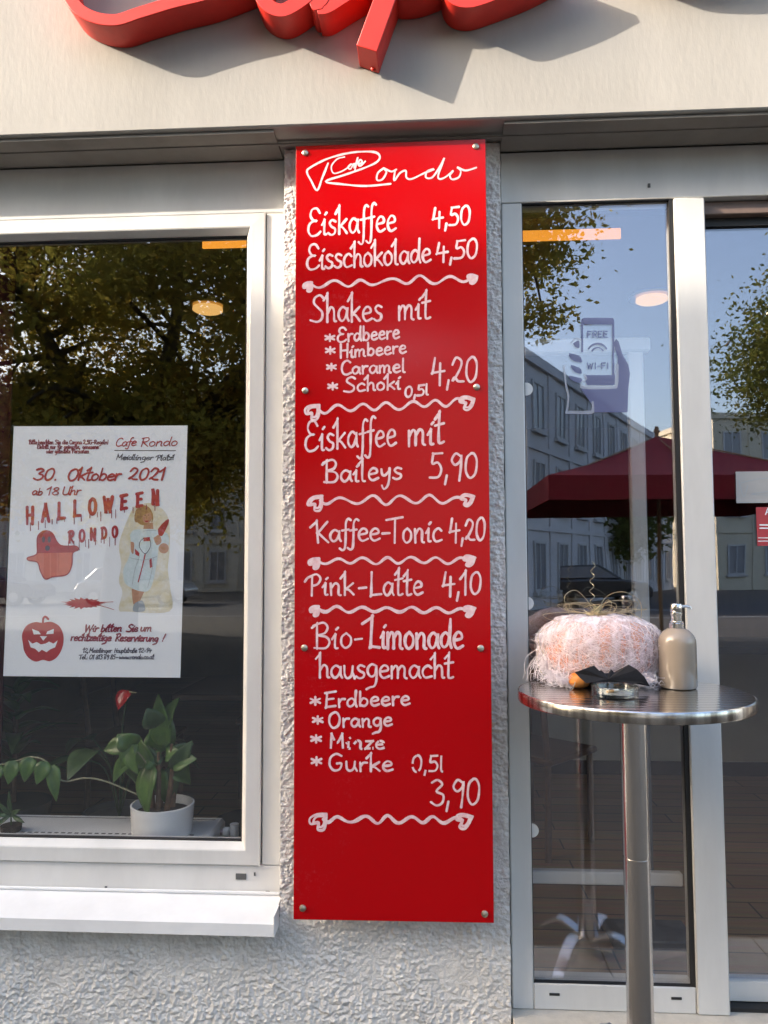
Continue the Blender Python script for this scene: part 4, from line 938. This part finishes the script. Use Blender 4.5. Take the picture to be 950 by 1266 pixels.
for k in range(7):
    a = k*.9; e = Vector((a0.x+.16*math.cos(a), .55+.16*math.sin(a), .72+.05*math.sin(k*3))); b = MB(); leaf_mesh(b, e, e+Vector((.16*math.cos(a),.16*math.sin(a),-.05)), .11, .015); solid(b.build('leaf', M['leafdark'], an, smooth='all', recalc=False))
# spiky little plant at the left end of the radiator
sc = thing('spiky_plant', 'small dark spiky plant at the left window edge before the radiator', 'plant', (at(14,1015,Yp).x, Yp, .5215))
b = MB(); q = sc.location; b.lathe([(.03,0),(.034,.004),(.036,.022),(.032,.022)], tuple(q), 20); b.build('saucer_pot', M['soil'], sc, smooth=True)
b = MB(); b.tube([q+Vector((0,0,.02)), q+Vector((-.005,0,.12))], [.003,.002], 6); b.build('stem', M['leafdark'], sc)
for (dx, dz) in ((.06,-.01),(-.05,-.03),(-.04,.06),(.045,.035),(0,.10),(-.075,.01)):
    b = MB(); s0 = q+Vector((0,0,.055)); leaf_mesh(b, s0, s0+Vector((dx,-.02,dz)), .016, .006, Vector((0,-1,.3)), heart_=False); solid(b.build('leaf', M['leafdark'], sc, smooth='all', recalc=False))
# leafy plant at the far left
fp = thing('floor_plant', 'bushy indoor plant in dark tub, half seen at left below the poster', 'plant', (at(20,880,.7).x, .7, .06)); q = Vector(fp.location)
b = MB(); b.lathe([(.12,0),(.15,.40),(.14,.40)], tuple(q), 28); b.build('planter', M['counter2'], fp, smooth=True)
b = MB(); b.tube([q+Vector((0,0,.38)), q+Vector((0,0,.75))], .012, 8); b.build('stem', M['stem'], fp, smooth=True)
for k in range(22):
    a = k*2.4; s0 = q+Vector((0,0,.5+.018*k)); ln = random.uniform(.16,.26); b = MB()
    leaf_mesh(b, s0, s0+Vector((ln*math.cos(a), ln*math.sin(a), random.uniform(-.02,.12))), .07, .02); solid(b.build('leaf', M['leaf'], fp, smooth='all', recalc=False))

# ------------------------------------------------------------------ inside the room
ct = thing('bar_counter', 'long pale panelled bar counter deep inside the cafe', 'counter', (1.9, 2.9, .06))
b = MB(); b.cbox(.75, 3.3, 2.72, 3.3, .16, .86, .004); b.build('front_panel', M['counter'], ct)
b = MB(); b.cbox(.70, 3.3, 2.62, 3.35, .865, .91, .006); b.build('worktop', M['counter2'], ct)
b = MB(); b.box(.78, 3.3, 2.76, 3.3, .0605, .158); b.build('kickboard', M['seal'], ct)
wr = thing('reflected_frame_prop', 'white rail and post added inside behind the free wifi sticker, standing in for a reflected frame', 'frame', (.6,.5,2.3))  # made-up rail and post in place of a frame mirrored in the glass
z0, z1 = at(700,437,.5).z, at(700,420,.5).z; x1 = at(803,430,.5).x
b = MB(); b.cbox(.05, x1, .48, .53, z0, z1, .006); b.build('rail', M['white'], wr)
b = MB(); xa, xb = at(777,500,.5).x, at(796,500,.5).x; b.cbox(xa, xb, .485, .525, 1.0, z0-.001, .005); b.build('post', M['white'], wr)
b = MB(); b.cbox((xa+xb)/2-.15, (xa+xb)/2+.15, .42, .60, .06, .09, .005); b.cbox((xa+xb)/2-.02, (xa+xb)/2+.02, .49, .52, .0905, .999, .003); b.build('stand', M['slot'], wr)
warm = emit('warm_lamp', (1,.58,.20,1), .17); warm2 = emit('warm_cove', (1,.38,.05,1), .20)
l0 = thing('ceiling_lamp', 'warm glowing round ceiling lamp over the left window room', 'lamp', (0,0,0), 'round lamps on the cafe ceiling')
b = MB(); b.lathe([(.135,-.012),(.14,-.004),(.14,0)], (0,0,0), 40); b.build('plate', mat('lamp_brass', (.6,.42,.16,1), .3, metal=1), l0, smooth=True)
b = MB(); b.lathe([(.04,-.040),(.085,-.037),(.097,-.029),(.094,-.0125)], (0,0,0), 36); b.build('shade', warm, l0, smooth=True)
def ceil_at(px, py, z=3.118):
    d = rgt*(px-475)+upv*(633-py)+fwd*F; return CAM+d*((z-CAM.z)/d.z)
l0.location = ceil_at(257,378)
for px, py, lb in ((806,366,'warm glowing round ceiling lamp seen high in the sidelight above the sticker'),(700,570,'warm ceiling lamp deep inside behind the parasol reflection'),(768,572,'warm ceiling lamp deepest inside, near the door mullion')):
    c = copy_tree(l0); c.location = ceil_at(px, py); c['label'] = lb
cv = thing('cove_light', 'long amber light strip along the ceiling just inside the glass', 'lamp', (0,.95,3.05))
b = MB(); b.cbox(-3.3, 3.3, .96, 1.02, 3.03, 3.118, .004); b.build('casing', M['inceil'], cv)
z0, z1 = at(690,297,.95).z, at(690,284,.95).z
b = MB(); b.cbox(.1, at(768,290,.95).x, .945, .958, z0, z1, .003); b.cbox(-1.05, at(307,300,.95).x+.2, .945, .958, at(290,306,.95).z, at(290,297,.95).z, .003); b.build('diffuser', warm2, cv)
cu = thing('curtain', 'dark red curtain hanging inside at the window edge beside the poster', 'curtain', (-1.9,.3,.5))
b = MB(); vs = []; fs = []; n = 60
xe = at(11,600,.30).x
for i in range(n+1):
    x = -2.35+(xe+2.35)*i/n; y = .30+.03*math.sin(i*1.1)
    vs += [(x,y,.62),(x,y,2.7),(x,y+.004,.62),(x,y+.004,2.7)]
    if i: fs += [(4*i-4,4*i,4*i+1,4*i-3),(4*i-2,4*i-1,4*i+3,4*i+2)]
b.add(vs, fs); b.build('drape', M['curtain'], cu, smooth='all'); b = MB(); b.tube([(-2.38,.30,2.71),(xe+.05,.30,2.71)], .012, 10); b.build('curtain_rod', M['slot'], cu)

# cafe table and chairs inside
it = thing('cafe_table', 'dark wooden cafe table inside behind the poster', 'table', (-.95,1.7,.06)); q = Vector(it.location)
b = MB(); b.cbox(q.x-.35,q.x+.35,q.y-.35,q.y+.35,q.z+.71,q.z+.74,.005); b.build('tabletop', M['wood'], it)
b = MB(); b.lathe([(.22,0),(.22,.015),(.03,.03),(.03,.71)], tuple(q), 24); b.build('pedestal', M['seal'], it, smooth=True)
ch = thing('wooden_chair', 'dark wooden chair pulled to the cafe table behind the poster', 'chair', (0,0,0), 'chairs inside the cafe')
b = MB(); b.cbox(-.21,.21,-.21,.21,.44,.47,.008); b.build('seat', M['wood'], ch)
for sx in (-1,1):
    b = MB(); b.tube([(sx*.18,-.18,0),(sx*.18,-.18,.44)], .016, 8); b.build('leg', M['wood'], ch, smooth=True)
    b = MB(); b.tube([(sx*.18,.20,0),(sx*.18,.19,.45),(sx*.18,.25,.95)], .016, 8); b.build('leg', M['wood'], ch, smooth=True)
b = MB(); b.cbox(-.2,.2,.225,.245,.70,.95,.006); b.build('backrest', M['wood'], ch)
for i, (x, y, a, lb) in enumerate(((-.95,2.3,0,None),(-1.6,1.7,1.57,'dark wooden chair on the far left of the inside table'),(.55,1.5,2.4,'dark wooden chair standing behind the steel table column'))):
    c = ch if i == 0 else copy_tree(ch); c.location = (x,y,.06); c.rotation_euler = (0,0,a)
    if lb: c['label'] = lb

# ------------------------------------------------------------------ across the square (seen in the glass)
def house(name_label, x, y, rot, W, Dp, H, floors, cols, wallm, roof='flat', first=1.0, ww=1.1, wh=1.7):
    t = thing('town_house', name_label, 'building', (x, y, -.05)); b = MB()
    b.box(0, W, -Dp, 0, 0, H); b.box(-.15, W+.15, -Dp-.15, .15, H+.002, H+.35)
    fh = H/floors
    for f in range(1, floors): b.box(-.05, W+.05, .001, .08, f*fh-.12, f*fh+.06)
    for c in range(cols+1): 
        px_ = c*W/cols; b.box(max(0,px_-.18), min(W,px_+.18), .0015, .06, .02, H-.02)
    objs = [b.build('wall', wallm, t)]
    if roof == 'hip':
        b = MB(); b.add([(-.3,-Dp-.3,H+.36),(W+.3,-Dp-.3,H+.36),(W+.3,.3,H+.36),(-.3,.3,H+.36),(W*.18,-Dp/2,H+3),(W*.82,-Dp/2,H+3)], [(0,1,5,4),(1,2,5),(2,3,4,5),(3,0,4),(0,3,2,1)]); objs.append(b.build('roof', M['shingle'], t))
    fr0 = None
    for f in range(floors):
        for c in range(cols):
            cx = (c+.5)*W/cols; cz = f*fh+fh*.52
            if fr0 is None:
                b = MB(); b.frame(-ww/2, ww/2, -wh/2, wh/2, [(0,0),(0,.07),(.09,.07),(.09,.03)]); b.box(-.03,.03,.03,.06,-wh/2+.09,wh/2-.09); b.box(-ww/2-.1,ww/2+.1,0,.16,-wh/2-.12,-wh/2-.01)
                fr0 = b.build('window', M['winframe']); fr0.parent = t
                b = MB(); b.box(-ww/2+.085, ww/2-.085, .005, .03, -wh/2+.085, wh/2-.085); g0 = b.build('glazing', M['winglass']); g0.parent = fr0; o = fr0
            else: o = copy_tree(fr0, t)
            o.location = (cx, 0, cz)
    for o in objs: o.matrix_parent_inverse = Matrix()
    t.rotation_euler = (0, 0, rot); return t
# parts of a house are modelled in its own space, front facing +y
def plaster(n, c): return mat(n, c, .9, var=.08, vscale=.8)
house('unseen cream house added on the left so its roof edge shades the cafe front', -34, -6, 0, 22.5, 9.5, 8.14, 3, 11, plaster('shade_house_plaster', (.38,.34,.27,1)))  # added house out of view, sized so its roof edge blocks the sun
house('grey corner house receding beside the red parasol in the reflection', 3.2, -23, R(-62), 24, 9, 8.3, 3, 10, plaster('grey_plaster', (.56,.55,.56,1)))
house('long pale house with pilasters reflected beside the poster', -34, -40, 0, 27, 10, 11, 4, 14, plaster('pale_plaster', (.56,.53,.46,1)), ww=.95)
house('cream house with tall windows reflected above the parasol in the sliding door', 17, -44, R(-8), 26, 10, 10.2, 3, 11, plaster('cream_plaster', (.58,.52,.40,1)))
house('low white house closing the square, reflected under the parasol', 4, -66, 0, 17, 8, 6.2, 2, 7, plaster('white_plaster', (.62,.62,.60,1)), roof='hip')

def tree(label, x, y, lobes, nleaf, size, m, trunk_h, r0, seed):
    random.seed(seed); t = thing('broadleaf_tree', label, 'tree', (x, y, 0)); cl = []
    tot = sum(a[3]*a[4]*a[5] for a in lobes)
    for lx, ly, lz, ax, ay, az in lobes:
        for k in range(max(6, int(280*ax*ay*az/tot))):
            while True:
                v = Vector((random.uniform(-1,1), random.uniform(-1,1), random.uniform(-1,1)))
                if .25 < v.length < 1: break
            cl.append(Vector((lx+v.x*ax, ly+v.y*ay, lz+v.z*az)))
    b = MB(); base = Vector((x, y, -.05)); fork = Vector((x+.2, y, trunk_h))
    b.tube(smooth_pts([tuple(base), (x+.05, y, trunk_h*.5), tuple(fork)], 5), [r0*(1-.3*i/10) for i in range(11)], 10); tr_ = b.build('trunk', M['bark'], t, smooth=True)
    b = MB(); mains = []
    for lx, ly, lz, ax, ay, az in lobes:
        c = Vector((lx, ly, lz)); mid = fork.lerp(c, .5)+Vector((random.uniform(-.6,.6), random.uniform(-.6,.6), .5)); P = smooth_pts([tuple(fork), tuple(mid), tuple(c)], 6)
        b.tube(P, [r0*.55*(1-.6*i/12) for i in range(13)], 8); mains += [(Vector(p), c) for p in P[5:]]
    for c in cl:
        s_ = min(mains, key=lambda q: (q[0]-c).length)[0]; mid = s_.lerp(c, .55)+Vector((random.uniform(-.4,.4), random.uniform(-.4,.4), random.uniform(0,.5)))
        b.tube(smooth_pts([tuple(s_), tuple(mid), tuple(c)], 4), [r0*.16*(1-.75*i/8) for i in range(9)], 5)
    b.build('limbs', M['bark'], t, smooth=True)
    vs = []; fs = []; per = nleaf//len(cl)
    for c in cl:
        sg = random.uniform(.34, .85)
        for k in range(per):
            p = c+Vector((random.gauss(0,sg), random.gauss(0,sg), random.gauss(0,sg*.55)-.15)); s_ = size*random.uniform(.5,1.6)
            u = Vector((random.gauss(0,1), random.gauss(0,1), random.gauss(0,.7))).normalized(); v = u.cross(Vector((random.gauss(0,1), random.gauss(0,1), random.gauss(0,1)))).normalized()
            o = len(vs); vs += [p-u*s_*.5, p+v*s_*.28, p+u*s_*.5, p-v*s_*.28]; fs.append((o, o+1, o+2, o+3))
    b = MB(); b.add(vs, fs); b.build('crown', m, t, recalc=False); return t
tree('huge autumn tree with yellowing crown filling the left window reflection', -6.8, -14, [(-5.5,-14,8.5,5.5,4.5,5),(-8.9,-13.5,7.5,2.2,4,4.5),(-.2,-14,9.6,3.6,3,3.2),(-6.5,-13.5,4.6,5.5,3.5,1.9),(-4.6,-14,4.4,3.4,3,1.9),(2.3,-14,8.9,1.9,1.8,2.3)], 118000, .13, M['autumn'], 3.2, .42, 3)
q_ = at(948,450,21.06); tree('small green tree reflected at the right edge of the sliding door', q_.x+1.6, -21, [(q_.x+.9,-21,q_.z+.1,1.7,1.8,1.9),(q_.x+2.4,-21,q_.z+1.9,1.8,2,2)], 30000, .13, M['green'], 3.0, .16, 5)
tree('round dark tree reflected under the parasol beside the low white house', 8.5, -34, [(8.5,-34,3.4,2.2,2.2,1.6)], 5000, .25, M['green'], 1.8, .14, 8)
tree('wide yellow green tree across the road left of the pale house', -13, -32, [(-13,-32,6,3.5,3,3)], 8000, .3, M['autumn'], 2.6, .2, 9)

def parasol(label, x, y, half, ze, zp):
    t = thing('parasol', label, 'parasol', (x, y, 0)); b = MB(); n = 8; vs = [(0,0,zp)]; fs = []
    ring = [(-half,-half),(0,-half),(half,-half),(half,0),(half,half),(0,half),(-half,half),(-half,0)]
    for u in (.33,.66,1.0):
        for px_, py_ in ring: vs.append((px_*u, py_*u, zp+(ze-zp)*u-.06*math.sin(math.pi*u)))
    for k in range(8): fs.append((0, 1+k, 1+(k+1) % 8)); fs += [(1+8*j+k, 9+8*j+k, 9+8*j+(k+1) % 8, 1+8*j+(k+1) % 8) for j in range(2)]
    o = len(vs)
    for px_, py_ in ring: vs.append((px_, py_, ze-.32))
    fs += [(17+k, o+k, o+(k+1) % 8, 17+(k+1) % 8) for k in range(8)]
    vs = [(v[0]+x, v[1]+y, v[2]) for v in vs]; b.add(vs, fs); solid(b.build('canopy', M['parasol'], t), .004)
    b = MB(); b.lathe([(.03,0),(.03,zp+.06),(.05,zp+.07),(.02,zp+.16)], (x,y,0), 14); b.build('pole', M['pole'], t, smooth=True)
    for px_, py_ in ring: 
        b = MB(); b.tube([(x+px_*.04,y+py_*.04,zp-.05),(x+px_*.97,y+py_*.97,ze-.04)], .012, 6); b.build('rib', M['pole'], t, smooth=True)
    b = MB(); b.cbox(x-.4,x+.4,y-.4,y+.4,.002,.09,.01); b.build('base', M['kerb'], t); return t
parasol('square wine red parasol whose reflection fills the door glass', 3.55, -9.5, 2.0, 2.60, 3.42)

def car(label, x, y, m, group):
    t = thing('parked_car', label, 'car', (x, y, -.05), group)
    def sec(b, prof, y0, y1):
        n = len(prof); vs = [(px_, y0, pz) for px_, pz in prof]+[(px_, y1, pz) for px_, pz in prof]
        b.add(vs, [list(range(n)), list(range(n,2*n))[::-1]]+[(k, (k+1) % n, n+(k+1) % n, n+k) for k in range(n)])
    b = MB(); sec(b, [(-2.1,.3),(-2.15,.6),(-2.0,.85),(-1.6,.93),(1.0,.95),(1.9,.82),(2.12,.6),(2.1,.3)], -.85, .85); sec(b, [(-1.85,.95),(-1.35,1.42),(.2,1.46),(1.05,.955)], -.72, .72)
    o = b.build('body', m); o.parent = t; bv = o.modifiers.new('round', 'BEVEL'); bv.width = .06; bv.segments = 3
    for s_ in (-1,1):
        b = MB(); sec(b, [(-1.6,1.0),(-1.25,1.36),(.12,1.39),(.8,1.0)], s_*.715-.012, s_*.715+.012); o = b.build('side_glass', M['winglass']); o.parent = t
        for wx in (-1.35, 1.35):
            b = MB(); b.lathe([(.2,-.1),(.32,-.09),(.32,.09),(.2,.1)], (0,0,0), 28); b.v = [(wx+v[0], s_*.80+v[2], .32+v[1]) for v in b.v]; o = b.build('wheel', M['tyre'], smooth=True); o.parent = t
            b = MB(); b.lathe([(.19,-.105),(.15,-.108),(.15,.108),(.19,.105)], (0,0,0), 20); b.v = [(wx+v[0], s_*.80+v[2], .32+v[1]) for v in b.v]; r_ = b.build('rim', M['rim'], smooth=True); r_.parent = o
    return t
car('silver car parked across the road before the pale house', -11.2, -26.6, mat('car_silver', (.40,.41,.42,1), .25, metal=.6, coat=1), 'cars parked across the road')
car('dark blue car parked across the road behind the silver one', -17, -26.6, mat('car_blue', (.02,.03,.07,1), .25, coat=1), 'cars parked across the road')
car('black car parked across the road under the parasol reflection', 6, -26.6, mat('car_black', (.015,.015,.017,1), .2, coat=1), 'cars parked across the road')
lp = thing('street_lamp', 'slim grey street lamp at the kerb across the paving', 'street lamp', (1.0,-18.3,0)); 
b = MB(); b.lathe([(.09,0),(.09,.6),(.05,.65),(.035,5.4)], (1.0,-18.3,0), 14); b.build('pole', M['conduit'], lp, smooth=True)
b = MB(); b.lathe([(.05,5.4),(.22,5.5),(.25,5.8),(.06,5.95)], (1.0,-18.3,0), 18); b.build('lantern', M['winframe'], lp, smooth=True)
